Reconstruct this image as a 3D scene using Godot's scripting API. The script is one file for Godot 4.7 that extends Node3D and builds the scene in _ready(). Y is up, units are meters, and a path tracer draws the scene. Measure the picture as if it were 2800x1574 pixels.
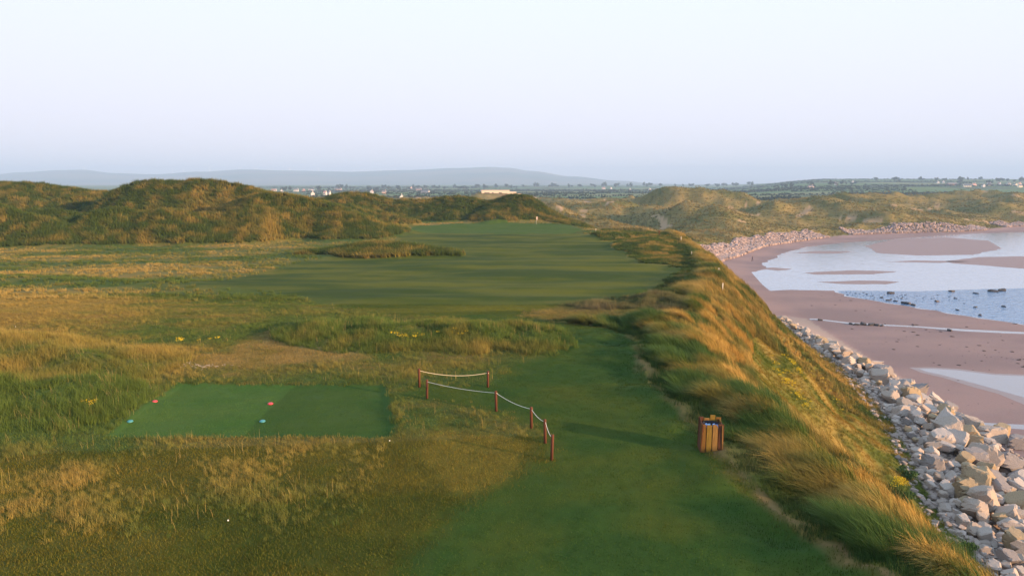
extends Node3D

# ---------------------------------------------------------------- tables
const STEPS := 1700
const FOOT := [0, 24, 20, 26.5, 35, 28.5, 44.5, 30.3, 52, 33, 61, 36.6, 73, 40, 85, 42.5, 94, 43.2, 114.5, 45.3, 140, 49, 170, 54, 200, 61, 220, 67, 235, 78, 272, 100, 312, 140, 335, 167, 347, 192, 363, 248, 394, 284, 404, 303, 450, 420, 520, 560, 700, 900, 1700, 2600]
const WIDE := [0, 14, 20, 15, 30, 17, 45, 19, 55, 19.5, 70, 19, 85, 16, 100, 14, 120, 12, 150, 13, 200, 14, 230, 18, 300, 20, 335, 26, 400, 30, 1700, 30]
const LEVEL := [0, 0, 40, 0, 60, -0.7, 90, -1.8, 130, -2.3, 170, -2.2, 190, -1.7, 215, -1.4, 260, -1.4, 1700, -1.4]
# crest lines: x, distance, height; then the reach in front and behind
const RIDGES := [
	[[-179, 205, 11.6, -148.4, 200, 10.2, -142, 200, 10, -134.6, 203, 8.9, -120.9, 205, 7.1, -112, 206, 4], 20, 40],
	[[-111, 187, 3.0, -106.5, 185, 6.2, -101.4, 182, 8.8, -95.5, 180, 10.4, -85.8, 180, 10.3, -75.3, 180, 10.3, -70.6, 180, 9.2, -64, 179, 7.4], 19, 40],
	[[-67.2, 166, 5.2, -61.9, 164, 6.3, -58.5, 162, 7.1, -55.1, 162, 7.3, -51.7, 162, 6.6, -45.7, 162, 5.6, -37.6, 160, 2.8, -29.6, 158, -0.2, -24, 156, -1.9], 17, 20],
	[[-129.5, 152, 5.2, -112, 150, 3.7, -106.4, 150, 3.7, -98.7, 149, 3.6, -91, 148.5, 2.6, -85.8, 146, 4.6, -80.8, 147.5, 3.7, -74, 146, 3.9, -70.6, 147, 3.5, -65.9, 148.5, 2.7, -62, 150, 2.6, -57.5, 152, 4, -52, 156, 4], 14, 10],
	[[-117.2, 138, 8.6, -104.3, 140, 5.9, -99.4, 139, 3.4, -94.4, 138, 2.3, -88.1, 137, 0.4, -83.2, 136, -1.6], 11, 14],
	[[-71.6, 224, 2.9, -62, 224, 4.7, -56.4, 226, 6.7, -48.4, 228, 6.4, -41.2, 228, 4.6, -31.7, 229, 4, -24.5, 230, 5.2, -17.1, 230, 5.7, -12.2, 230, 5.2, -7.3, 230, 4, 0, 225, 5.6, 2.9, 222, 5.9, 7, 218, 3.7, 11.4, 214, 0.4, 14.6, 210, -1.6], 24, 26],
	[[-45, 42, 1.7, -37.1, 40, 1.5, -29.2, 38, 1.1, -26.4, 37, 1.1, -22.8, 36, 0.7, -20.3, 35, 0.35, -18.3, 34, 0.05], 5.5, 6],
	[[-30, 30, 0.9, -23.3, 30, 0.75, -20.8, 30, 0.7, -18.5, 28, 0.35, -17.4, 26.5, 0.05], 5, 5],
	[[0, 56, -0.9, 3.1, 57, -0.7, 6.2, 57, -0.5, 9.3, 57, -0.35, 13.6, 58, 0.1], 4, 6],
	[[-32, 120, -1.9, -25.8, 120, -0.7, -19.2, 119, -0.7, -12.4, 115, -1.4, -9.2, 111, -2.1], 13, 7],
	[[-11, 45.5, 0.35, -8, 44, 0.55, -5, 45, 0.45, -2, 43.5, 0.55, 0, 44, 0.35, 1.8, 42, 0.2], 6.5, 6],
	[[23.8, 122, -1.7, 28, 133, -1.2, 31, 145, -1.3, 34.5, 149, -1.5], 8, 9],
	[[-62, 77, -0.6, -42, 74, -0.7, -30, 71, -0.8, -22, 70, -1.1], 6, 9],
	[[16, 151, -1.7, 22, 153, -1.1, 28, 156, -1.4], 9, 9]]
const BUMPS := [127, 470, 12, 50, 26, -14, 652, 7, 55, 40, 60, 395, 4, 30, 22, 30, 330, 4, 26, 18, 95, 330, 4, 30, 16, 180, 420, 5, 45, 22, 250, 520, 6, 70, 30, 330, 560, 7, 70, 30, 420, 600, 7, 80, 30]
const TEE := [-16.3, 25.9, -4.6, 26, -6.3, 33.2, -16.9, 33.4]
const PATH := [10.2, 7, 9.1, 16.2, 8.5, 18.6, 8, 20.7, 7.5, 24.3, 7.6, 27.8, 7.4, 30.8, 7, 35.2, 7.6, 40, 8.6, 43.4, 7.7, 46.7, 5, 49.5, 2.7, 51, 0.5, 53.5, -6.5, 53.5, -4, 51.3, 0.2, 48.5, 3.6, 44.6, 3.9, 41, 1.2, 38, -0.2, 36.6, -0.8, 33, -5.2, 33.4, -5.4, 30.8, -4.3, 30.4, -0.8, 28.8, 1, 26.5, 1, 23.3, -0.6, 21.5, -2, 19.7, -3, 16.2, -4, 7]
const FAIRWAY := [-27, 186, -25, 149, -30.6, 113.6, -34, 90, -36, 72, -24, 68, -17.4, 60.3, -12.2, 56, -6, 52, 0.5, 52.6, 2, 56, 5, 60, 9, 62.5, 12.5, 65, 15, 70, 18, 78, 21, 86, 24, 94, 19.5, 103, 20.4, 120, 25, 146, 19, 151, 18, 165, 18.4, 181, -2, 203, -16, 199]
const GREEN := [-25.6, 166, -27.2, 188, -15.9, 198, -2.2, 202.5, 7.2, 196, 16.1, 189, 18.4, 176, 14.1, 166, 0, 163.5, -13.2, 165.5]
const SEA := [62.4, 190, 70.3, 197.2, 76.2, 202.3, 80.3, 217.3, 91.9, 234.6, 96.2, 244.4, 118.5, 274.2, 141.5, 292.8, 160.5, 304.1, 218.9, 341.2, 269.4, 359.2, 392, 385.4, 700, 470, 2600, 1300, 2600, 80, 170, 80, 117.7, 101.9, 93.1, 121.5, 89.1, 127.2, 85.3, 135.5, 80.7, 144.4, 76, 153.6, 78, 161.6, 68, 162.7, 58.1, 160.5, 53.5, 162, 55, 176]
const SHALLOWS := [78.2, 161.2, 86, 161.2, 96.8, 160.4, 109.5, 162.8, 125.6, 165.3, 154.4, 166.6, 250, 170, 118, 102.9, 93.5, 122.1, 89.6, 127.9, 85.5, 135.9, 81, 145, 76.5, 153.8]
const STREAM := [51.3, 128.4, 57.9, 127.2, 62.3, 123.9, 67.2, 122.2, 73.2, 120.4, 79.9, 117.8, 88.6, 115.5, 105.5, 112.6, 103.4, 110.2, 87.5, 114, 78.8, 116, 72.6, 119.4, 66.5, 121, 61.7, 122.7, 57.5, 126.3, 51, 127.6]
const POOL := [56.7, 92, 58.6, 91.8, 61.3, 91, 65.1, 88.9, 68.4, 88.3, 79.4, 85.9, 64.2, 68.7, 61.6, 79.1, 60.6, 82.4, 59.5, 85.1, 57.8, 88.9, 56.9, 90.5]
const DAMP := [55.8, 92.6, 59, 92.6, 61.8, 91.8, 65.7, 89.6, 68.9, 89, 80, 86.6, 60.3, 64.4, 59.6, 76.4, 59.3, 80.5, 58.4, 83.5, 57, 87.5, 55.7, 90]
const PUDDLE := [49.7, 70.5, 52.3, 70.1, 54.7, 69.8, 61.3, 69.2, 59.4, 66.9, 53.6, 68.4, 51.3, 68.7, 49.7, 69.2]
const BARS := [
	[144.3, 277.8, 176, 313.1, 206.8, 322.2, 213.1, 304.5, 193.2, 267.8, 165.7, 244.1, 144.5, 241.4, 135, 249.6],
	[143.7, 224.2, 163.2, 236.3, 180.1, 238.8, 197.9, 238.8, 176, 199.8, 153.9, 203.5, 148.7, 211.3, 141.5, 217.6],
	[83.8, 194.8, 101.7, 200.2, 112.6, 196.6, 101.8, 191.4, 85.9, 190.4],
	[79.1, 176, 95.3, 178.9, 101.5, 176, 95.6, 171.9, 83.9, 172.4],
	[74.4, 203.9, 79.3, 207, 84, 203.1, 78.4, 199.5],
	[122, 222, 134, 226, 150, 223, 138, 219],
	[103, 250, 116, 258, 130, 256, 118, 248]]
const LAND_AT_SEA := -15.5

var foot := PackedFloat32Array()
var wide := PackedFloat32Array()
var level := PackedFloat32Array()
var ridges: Array = []
var na := FastNoiseLite.new()
var nb := FastNoiseLite.new()
var nd := FastNoiseLite.new()
var nr := FastNoiseLite.new()
var cell := FastNoiseLite.new()   # one value for each tussock
var core := FastNoiseLite.new()   # -1 in the heart of a tussock
var poly := {}
var rise := 0.0          # how far the last height stands above the plain links
var reach := 0.0         # the last place between the foot of the bank (0) and its top (1)
var out := 0.0           # metres seaward of the foot of the bank
var edge_line := PackedFloat32Array()
var names := {}
var M := {}
var rng := RandomNumberGenerator.new()

# ---------------------------------------------------------------- helpers
func table(t: Array, smooth: int) -> PackedFloat32Array:
	var a := PackedFloat32Array()
	a.resize(STEPS)
	var k := 0
	for i in STEPS:
		while k < t.size() / 2 - 2 and float(t[k * 2 + 2]) < i:
			k += 1
		var f := clampf((i - float(t[k * 2])) / (float(t[k * 2 + 2]) - float(t[k * 2])), 0, 1)
		a[i] = lerpf(t[k * 2 + 1], t[k * 2 + 3], f)
	for n in smooth:
		var b := a.duplicate()
		for i in range(1, STEPS - 1):
			a[i] = (b[i - 1] + b[i] * 2.0 + b[i + 1]) * 0.25
	return a

func points(t: Array) -> PackedVector2Array:
	var p := PackedVector2Array()
	for i in t.size() / 2:
		p.append(Vector2(t[i * 2], t[i * 2 + 1]))
	return p

func numbered(called: String) -> String:
	var n: int = names.get(called, 0)
	names[called] = n + 1
	return called if n == 0 else "%s_%03d" % [called, n]

func tag(o: Node, label: String, category: String, group := "", kind := "") -> Node:
	o.set_meta("label", label)
	if category: o.set_meta("category", category)
	if group: o.set_meta("group", group)
	if kind: o.set_meta("kind", kind)
	return o

func base(called: String, at: Vector3, turn := 0.0) -> Node3D:
	var o := Node3D.new()
	o.name = numbered(called)
	add_child(o)
	o.position = at
	o.rotation.y = turn
	return o

func part(called: String, mesh: Mesh, m: Material, parent: Node, at := Vector3.ZERO) -> MeshInstance3D:
	var o := MeshInstance3D.new()
	o.mesh = mesh
	o.name = numbered(called) if parent == self else called
	o.material_override = m
	o.position = at
	parent.add_child(o, true)
	return o

func mat(c: Color, rough := 0.85, spec := 0.3) -> StandardMaterial3D:
	var m := StandardMaterial3D.new()
	m.albedo_color = c
	m.roughness = rough
	m.metallic_specular = spec
	return m

func lin(r: float, g: float, b: float) -> Color:
	return Color(r, g, b).linear_to_srgb()

func mesh_of(v: PackedVector3Array, c: PackedColorArray, n := PackedVector3Array(), index := PackedInt32Array()) -> ArrayMesh:
	var a := []
	a.resize(Mesh.ARRAY_MAX)
	a[Mesh.ARRAY_VERTEX] = v
	if c.size(): a[Mesh.ARRAY_COLOR] = c
	if n.size(): a[Mesh.ARRAY_NORMAL] = n
	if index.size(): a[Mesh.ARRAY_INDEX] = index
	var m := ArrayMesh.new()
	m.add_surface_from_arrays(Mesh.PRIMITIVE_TRIANGLES, a)
	return m

# a picture of fine grain round a mean brightness, for multiplying a colour
func grain(size: int, low: float, high: float, seed_: int, stretch := 1.0, coarse := 0.5) -> ImageTexture:
	var im := Image.create(size, size, false, Image.FORMAT_RGB8)
	var r := RandomNumberGenerator.new()
	r.seed = seed_
	var f := FastNoiseLite.new()
	f.seed = seed_
	f.frequency = 0.06
	f.fractal_octaves = 4
	var nim := f.get_seamless_image(size, size)
	for y in size:
		for x in size:
			var v := r.randf() * (1.0 - coarse) + nim.get_pixel(x, int(y * stretch) % size).r * coarse
			var k := pow(clampf(lerpf(low, high, v), 0, 1), 1 / 2.2)
			im.set_pixel(x, y, Color(k, k, k))
	return ImageTexture.create_from_image(im)

# ---------------------------------------------------------------- the lie of the land
func hgt(x: float, d: float) -> float:
	var i := clampi(int(d), 0, STEPS - 2)
	var f := clampf(d - i, 0, 1)
	var xf := lerpf(foot[i], foot[i + 1], f)
	var w := lerpf(wide[i], wide[i + 1], f)
	rise = 0.0
	out = x - xf
	reach = (xf - x) / w
	if out >= 10.0:
		return LAND_AT_SEA
	var far_foot := smoothstep(205, 225, d)
	var toe := lerpf(-13.6, -15.0, smoothstep(110, 130, d))
	if out >= 0.0:
		return lerpf(toe, LAND_AT_SEA, smoothstep(0, 10, out))
	var y := lerpf(level[i], level[i + 1], f)
	var plain := y
	if d < 262.0:
		y += na.get_noise_2d(x * 0.55, d * 1.5) * lerpf(0.05, 0.42, smoothstep(45, 75, d)) * (1.0 - smoothstep(205, 230, d))
		y += nb.get_noise_2d(x, d) * 0.03 + nd.get_noise_2d(x * 0.55, d * 1.9) * 0.34 * smoothstep(50, 66, d) * (1.0 - smoothstep(205, 230, d))
		plain = y
		y -= 7.0 * smoothstep(20, 44, x + (d - 178.0) * 0.45) * smoothstep(166, 196, d)
		var low := y
		for r in ridges:
			var box: Rect2 = r[3]
			if not box.has_point(Vector2(x, d)):
				continue
			var p: PackedVector3Array = r[0]
			var best := 1e9
			var h := 0.0
			var front := false
			for k in p.size() - 1:
				var a := p[k]
				var b := p[k + 1]
				var ex := b.x - a.x
				var ed := b.y - a.y
				var t := clampf(((x - a.x) * ex + (d - a.y) * ed) / (ex * ex + ed * ed), 0, 1)
				var cx := a.x + ex * t - x
				var cd := a.y + ed * t - d
				var q := cx * cx + cd * cd
				if q < best:
					best = q
					h = lerpf(a.z, b.z, t)
					front = cd > 0.0
			var reach_: float = r[1] if front else r[2]
			reach_ *= 1.0 + 0.35 * na.get_noise_2d(x * 2.6 + 70.0, d * 2.6)
			var s := clampf(1.0 - sqrt(best) / reach_, 0, 1)
			if s > 0.0:
				s = lerpf(s * s * (3.0 - 2.0 * s), s, 0.55)
				var top := lerpf(low, h, s)
				if h > low and top > y:
					y = top
		rise = y - low
		if d < 62.0 and rise > 0.04:
			y += nd.get_noise_2d(x * 3.2 + 11.0, d * 3.2) * 0.42 * clampf(rise * 1.8, 0, 1)
		if rise > 0.25:
			var k := minf(rise * 0.2, 1.0)
			y += nd.get_noise_2d(x, d) * 1.0 * k + nb.get_noise_2d(x * 0.8, d * 0.8) * 0.45 * k
	if d > 228.0:
		var k := smoothstep(228, 262, d)
		var ridge := nr.get_noise_2d(x * 0.8 + d * 0.25, d * 1.15)
		var fd := -10.2 + 9.0 * ridge + 2.0 * nd.get_noise_2d(x * 0.45, d * 0.45)
		for b in BUMPS.size() / 5:
			var u := (x - float(BUMPS[b * 5])) / float(BUMPS[b * 5 + 3])
			var v := (d - float(BUMPS[b * 5 + 1])) / float(BUMPS[b * 5 + 4])
			var q := u * u + v * v
			if q < 6.0:
				fd += float(BUMPS[b * 5 + 2]) * exp(-q * 1.4)
		var farm := smoothstep(600, 780, d + na.get_noise_2d(x * 0.2, 9.0) * 120.0 + clampf((x - 200.0) * 0.0, -60, 60))
		if farm > 0.0:
			fd = lerpf(fd, farmland(x, d), farm)
		var grade := (foot[mini(i + 3, STEPS - 1)] - foot[maxi(i - 3, 0)]) / 6.0
		var shore := -out / sqrt(1.0 + grade * grade)
		fd = lerpf(minf(fd, -10.6 + 0.8 * nd.get_noise_2d(x, d)), fd, smoothstep(9, 40, shore))
		y = lerpf(y, fd, k)
		rise = maxf(rise, (y + 9.0) * k)
	if reach < 1.0:
		var t := reach
		var g := lerpf(pow(t, 1.25), t * t * (3.0 - 2.0 * t), 0.45)
		y = lerpf(toe, y, g)
		var hump := sin(PI * clampf(t, 0, 1))
		y += hump * (nd.get_noise_2d(x * 1.6, d * 1.6) * 1.1 + nb.get_noise_2d(x, d) * 0.25)
	if reach < 1.45 and d < 160.0:
		var k := smoothstep(0.55, 0.85, reach) * (1.0 - smoothstep(1.15, 1.45, reach)) * smoothstep(8, 14, d)
		y += k * (0.08 + nd.get_noise_2d(x * 2.2 + 31.0, d * 2.2) * 0.7)
	return y

func farmland(x: float, d: float) -> float:
	var side := smoothstep(0.30, 0.46, x / maxf(d, 1.0))
	var y := -12.0 + na.get_noise_2d(x * 0.05, d * 0.05) * 1.5
	y += side * (20.0 * smoothstep(950, 2100, d) + 17.0 * smoothstep(1900, 2900, d))
	y += (1.0 - side) * 5.0 * smoothstep(2300, 3600, d)
	return y

func inside(p: Vector2, which: String) -> bool:
	var box: Rect2 = poly[which + "_box"]
	return box.has_point(p) and Geometry2D.is_point_in_polygon(p, poly[which])

# 0 rough, 1 mown, 2 tee, 3 green, 4 grassy bank, 5 beach, 6 dune, 7 far dunes, 8 farmland; call after hgt()
func kind_at(x: float, d: float) -> int:
	if out >= 0.0:
		return 5
	if d > 690.0:
		return 8
	if d > 234.0:
		return 7
	if reach < 1.0:
		return 4
	var p := Vector2(x, d)
	if inside(p, "tee"):
		return 2
	if inside(p, "green"):
		return 3
	var e := p + Vector2(nb.get_noise_2d(x * 2.0, d * 2.0), nb.get_noise_2d(d * 2.0, x * 2.0)) * (0.35 if d < 60.0 else 1.6)
	if rise < 0.75 or (d > 140.0 and x > 10.0 and x < 20.0):
		if inside(e, "path") or inside(e, "fairway"):
			if d < 100.0 or not ((x > 19.0 and x < 40.0 and d < 152.0 and rise > 0.2) or (x < 0.0 and d < 130.0 and rise > 0.3)):
				return 1
	if x > 3.0 and reach < 2.4 and d < 205.0 and not (d > 51.0 and d < 64.0 and x < 13.5 + (d - 51.0) * 0.3):
		return 4
	if rise > (0.3 if d < 128.0 else 0.5) and d > 100.0:
		return 6
	return 0

# how dry the grass of each dune is
func dryness(x: float, d: float) -> float:
	if d < 154.0 and x < -56.0:
		return -0.16 + (0.22 if d < 137.0 else 0.0)
	if d > 164.0 and x < -56.0 and d < 212.0:
		return 0.12
	if d < 175.0 and x < -36.0:
		return 0.16
	return -0.05

func colour_at(x: float, d: float, k: int) -> Color:
	var u := na.get_noise_2d(x * 1.3, d * 2.6)
	var v := nb.get_noise_2d(x * 0.5, d * 0.9)
	var w := nd.get_noise_2d(x * 3.0, d * 3.0)
	match k:
		1:
			var c := Color(0.040, 0.066, 0.008).lerp(Color(0.100, 0.108, 0.015), clampf(0.45 + u * 0.8 + v * 0.35 + nd.get_noise_2d(x * 0.4, d * 2.4) * 1.3, 0, 1))
			if d < 54.0:
				c = Color(0.034, 0.074, 0.013).lerp(Color(0.064, 0.088, 0.012), clampf(0.4 + u * 0.8 + v * 0.7 + w * 0.4 - x * 0.02, 0, 1))
			return c.lerp(Color(0.19, 0.125, 0.058), worn(x, d))
		2:
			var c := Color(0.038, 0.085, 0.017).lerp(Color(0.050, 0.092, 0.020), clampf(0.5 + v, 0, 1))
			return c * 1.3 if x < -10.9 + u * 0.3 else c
		3:
			return Color(0.052, 0.096, 0.013).lerp(Color(0.070, 0.108, 0.018), clampf(0.5 + v * 0.7, 0, 1))
		4:
			return Color(0.085, 0.100, 0.018).lerp(Color(0.26, 0.19, 0.050), clampf(0.35 + w * 1.2 + v * 0.4, 0, 1)).lerp(Color(0.19, 0.125, 0.058), worn(x, d))
		5:
			var c := Color(0.275, 0.192, 0.180).lerp(Color(0.222, 0.158, 0.156), clampf(0.5 + u * 1.4 + v * 0.3 + w * 0.25, 0, 1))
			if out < 9.0 and d < 128.0:
				c = c.lerp(Color(0.30, 0.245, 0.22), 0.8)
			return c
		6:
			return Color(0.046, 0.070, 0.015).lerp(Color(0.19, 0.14, 0.04), clampf(0.12 + dryness(x, d) + w * 0.7 + u * 0.5, 0, 1))
		7:
			var c := Color(0.095, 0.105, 0.036).lerp(Color(0.26, 0.195, 0.08), clampf(0.5 + w * 0.5 + u * 0.6, 0, 1))
			if nr.get_noise_2d(x * 1.7 + 200.0, d * 1.7) > 0.80:
				c = Color(0.36, 0.25, 0.15)
			return c
		8:
			return field_colour(x, d)
	var straw := clampf(0.35 + u * 1.5 + v * 0.7, 0, 1)
	var green := Color(0.062, 0.092, 0.020)
	var dry := Color(0.19, 0.145, 0.040)
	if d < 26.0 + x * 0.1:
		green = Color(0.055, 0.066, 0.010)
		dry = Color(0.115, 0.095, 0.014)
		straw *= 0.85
	elif d < 55.0:
		dry = Color(0.17, 0.125, 0.035)
	var c := green.lerp(dry, straw)
	var tan := Vector2((x + 13.6) / 4.6, (d - 42.5) / 7.5).length() + w * 0.8 + v * 0.4
	if tan < 1.0:
		c = c.lerp(Color(0.215, 0.150, 0.050), clampf((1.0 - tan) * 1.7, 0, 0.85))
	var olive := Vector2((x + 1.6) / 2.6, (d - 24.3) / 3.4).length() + w * 1.1 + u * 0.5 + v * 0.3
	if olive < 1.0:
		c = c.lerp(Color(0.16, 0.125, 0.022), clampf((1.0 - olive) * 1.4, 0, 0.7))
	return c

func worn(x: float, d: float) -> float:
	if d > 47.0 or x < 4.0:
		return 0.0
	var i := clampi(int(d), 0, STEPS - 2)
	var e := x - lerpf(edge_line[i], edge_line[i + 1], d - i) + nb.get_noise_2d(x * 1.4, d * 1.4) * 0.5
	return clampf(1.15 - absf(e) * 3.0, 0, 1) * clampf(0.5 + nd.get_noise_2d(x * 3.5, d * 3.5) * 2.2, 0, 0.85)

func field_colour(x: float, d: float) -> Color:
	var gx := int(floor((x + d * 0.12 + na.get_noise_2d(d * 0.06, 3.0) * 60.0) / 150.0))
	var gd := int(floor((d - x * 0.1) / 140.0))
	var h := absi(hash(Vector2i(gx, gd))) % 100
	if h < 55:
		return Color(0.085, 0.15, 0.055).lerp(Color(0.11, 0.165, 0.05), h / 55.0)
	if h < 80:
		return Color(0.16, 0.175, 0.075)
	return Color(0.075, 0.105, 0.05)

# ---------------------------------------------------------------- ground sheets
func ground() -> void:
	var radii := PackedFloat32Array()
	var r := 8.5
	while r < 770.0:
		radii.append(r)
		r *= 1.0085 if r < 60.0 else 1.0115
	var turns := PackedFloat32Array()
	var a := -56.0
	while a <= 60.0:
		turns.append(deg_to_rad(a))
		a += 0.145
	var R := radii.size()
	var A := turns.size()
	var v := PackedVector3Array()
	var c := PackedColorArray()
	var k := PackedByteArray()
	v.resize(R * A)
	c.resize(R * A)
	k.resize(R * A)
	for i in R:
		for j in A:
			var x := radii[i] * sin(turns[j])
			var d := radii[i] * cos(turns[j])
			var y := hgt(x, d)
			var kind := kind_at(x, d)
			if kind == 8:
				kind = 7
			var at := i * A + j
			if d < 34.5 and d > 25.0 and x < -3.8 and x > -17.8:
				for q in 8:
					if inside(Vector2(x + cos(q * 0.785) * 0.3, d + sin(q * 0.785) * 0.3), "tee"):
						y -= 0.0125
			v[at] = Vector3(x, y, -d)
			k[at] = kind
			var col := colour_at(x, d, kind if d < 690.0 else 8)
			if kind < 2 and d < 210.0:
				var share := 0.0
				var span := 0.7 if d < 60.0 else 2.2
				for q in 6:
					var e := Vector2(x + cos(q * 1.047 + 0.3) * span * (1.0 if q % 2 else 0.5), d + sin(q * 1.047 + 0.3) * span * (1.0 if q % 2 else 0.5))
					e += Vector2(nb.get_noise_2d(e.x * 0.7, e.y * 0.7), nb.get_noise_2d(e.y * 0.7, e.x * 0.7)) * span
					if inside(e, "path") or inside(e, "fairway"):
						share += 1.0 / 6.0
				if share > 0.0 and share < 1.0:
					col = colour_at(x, d, 0).lerp(colour_at(x, d, 1), share)
			c[at] = col
	var n := PackedVector3Array()
	n.resize(R * A)
	for i in R:
		for j in A:
			var e := v[i * A + mini(j + 1, A - 1)] - v[i * A + maxi(j - 1, 0)]
			var f := v[mini(i + 1, R - 1) * A + j] - v[maxi(i - 1, 0) * A + j]
			n[i * A + j] = e.cross(f).normalized()
	var called := ["rough_ground", "fairway", "tee_ground", "putting_green", "grassy_bank", "sand_beach", "dunes", "far_dunes"]
	var said := ["olive and straw coloured rough ground of the links", "smooth mown green fairway and path running beside the bank", "flat rectangular mown tee with darker and lighter halves", "smooth bright putting green below the dark dune",
		"steep grassy bank falling from the links to the beach", "wide pinkish tan sand beach at low tide", "tall grass covered dunes beyond the rough", "rolling pale dunes along the far side of the bay"]
	var map := PackedInt32Array()
	map.resize(R * A)
	for kind in 8:
		map.fill(-1)
		var vv := PackedVector3Array()
		var cc := PackedColorArray()
		var nn := PackedVector3Array()
		var ix := PackedInt32Array()
		for i in R - 1:
			for j in A - 1:
				var q := i * A + j
				if k[q] != kind:
					continue
				var quad := [q, q + A, q + A + 1, q + 1]
				for s in quad:
					if map[s] < 0:
						map[s] = vv.size()
						vv.append(v[s])
						cc.append(c[s])
						nn.append(n[s])
				ix.append_array([map[quad[0]], map[quad[1]], map[quad[2]], map[quad[0]], map[quad[2]], map[quad[3]]])
		var m: Material = M.turf if kind in [1, 2, 3] else M.sand if kind == 5 else M.rough
		tag(part(called[kind], mesh_of(vv, cc, nn, ix), m, self), said[kind], called[kind].replace("_", " "), "", "structure")

func far_ground() -> void:
	var v := PackedVector3Array()
	var c := PackedColorArray()
	var ix := PackedInt32Array()
	var A := 560
	var rr: Array = []
	var r := 735.0
	while r < 9000.0:
		rr.append(r)
		r *= 1.012 if r < 3500.0 else 1.06
	for i in rr.size():
		for j in A:
			var t := deg_to_rad(lerpf(-58, 60, j / float(A - 1)))
			var x: float = rr[i] * sin(t)
			var d: float = rr[i] * cos(t)
			var y := farmland(x, d) - (0.6 if i == 0 else 0.0)
			if x > 420.0 + (d - 450.0) * 1.9:
				y = -17.0
			v.append(Vector3(x, y, -d))
			c.append(field_colour(x, d))
	for i in rr.size() - 1:
		for j in A - 1:
			var q := i * A + j
			ix.append_array([q, q + A, q + A + 1, q, q + A + 1, q + 1])
	var st := SurfaceTool.new()
	st.create_from(mesh_of(v, c, PackedVector3Array(), ix), 0)
	st.generate_normals()
	tag(part("farmland", st.commit(), M.rough, self), "green patchwork of fields on the far plain", "farmland", "", "structure")
	# hills on the skyline
	var line := [-900, 486, -300, 480, 0, 478, 60, 472, 180, 466, 240, 465, 330, 474, 430, 477, 560, 470, 680, 464, 780, 467, 960, 470, 1100, 466, 1250, 461, 1340, 458, 1390, 460, 1450, 468, 1560, 482, 1700, 496, 1800, 503, 1950, 508]
	v.clear(); c.clear(); ix.clear()
	var cols := 420
	var rows := 26
	for i in rows:
		for j in cols:
			var s := lerpf(-900, 1950, j / float(cols - 1))
			var k := 0
			while k < line.size() / 2 - 2 and float(line[k * 2 + 2]) < s:
				k += 1
			var f := clampf((s - line[k * 2]) / (line[k * 2 + 2] - line[k * 2]), 0, 1)
			f = f * f * (3.0 - 2.0 * f)
			var top := 10.0 + (500.0 - lerpf(line[k * 2 + 1], line[k * 2 + 3], f)) / 1865.0 * 9600.0
			var t := i / float(rows - 1)
			var d := lerpf(6200, 10800, t)
			var up := sin(clampf(t / 0.74, 0, 1) * PI * 0.5) if t < 0.74 else cos((t - 0.74) / 0.26 * 1.2)
			var x := (s - 1400.0) / 1865.0 * d
			var y := lerpf(-9.0, top, up * up if t < 0.74 else up) + (na.get_noise_2d(x * 0.02, d * 0.02) * 22.0 + nb.get_noise_2d(x * 0.004, d * 0.004) * 9.0) * sin(t * PI) * (0.25 if t > 0.6 else 1.0)
			v.append(Vector3(x, y, -d))
			var h := na.get_noise_2d(x * 0.04, d * 0.06)
			c.append(Color(0.07, 0.10, 0.05).lerp(Color(0.17, 0.15, 0.09), clampf(0.5 + h * 1.4, 0, 1)))
	for i in rows - 1:
		for j in cols - 1:
			var q := i * cols + j
			ix.append_array([q, q + cols, q + cols + 1, q, q + cols + 1, q + 1])
	st = SurfaceTool.new()
	st.create_from(mesh_of(v, c, PackedVector3Array(), ix), 0)
	st.generate_normals()
	tag(part("hills", st.commit(), M.hill, self), "long low blue hills on the horizon", "hills", "", "structure")

func sheet(called: String, t: Array, y: float, m: Material, label: String, category: String, edge := 1.2) -> void:
	var raw := points(t)
	var p := PackedVector2Array()
	for i in raw.size():
		var a := raw[i]
		var b := raw[(i + 1) % raw.size()]
		var n := clampi(int(a.distance_to(b) / 2.5), 1, 30)
		for s in n:
			var q := a.lerp(b, s / float(n))
			p.append(q + Vector2(nb.get_noise_2d(q.x * 0.5, q.y * 0.5), nb.get_noise_2d(q.y * 0.5, q.x * 0.5) * 0.6) * edge)
	var ix := Geometry2D.triangulate_polygon(p)
	if ix.is_empty():
		p = raw
		ix = Geometry2D.triangulate_polygon(p)
	var v := PackedVector3Array()
	var n := PackedVector3Array()
	for q in p:
		v.append(Vector3(q.x, y, -q.y))
		n.append(Vector3.UP)
	for i in ix.size() / 3:
		var a := p[ix[i * 3]]
		var b := p[ix[i * 3 + 1]]
		var c := p[ix[i * 3 + 2]]
		if (b - a).cross(c - a) > 0.0:
			var s := ix[i * 3 + 1]
			ix[i * 3 + 1] = ix[i * 3 + 2]
			ix[i * 3 + 2] = s
	tag(part(called, mesh_of(v, PackedColorArray(), n, ix), m, self), label, category, "", "structure")

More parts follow.
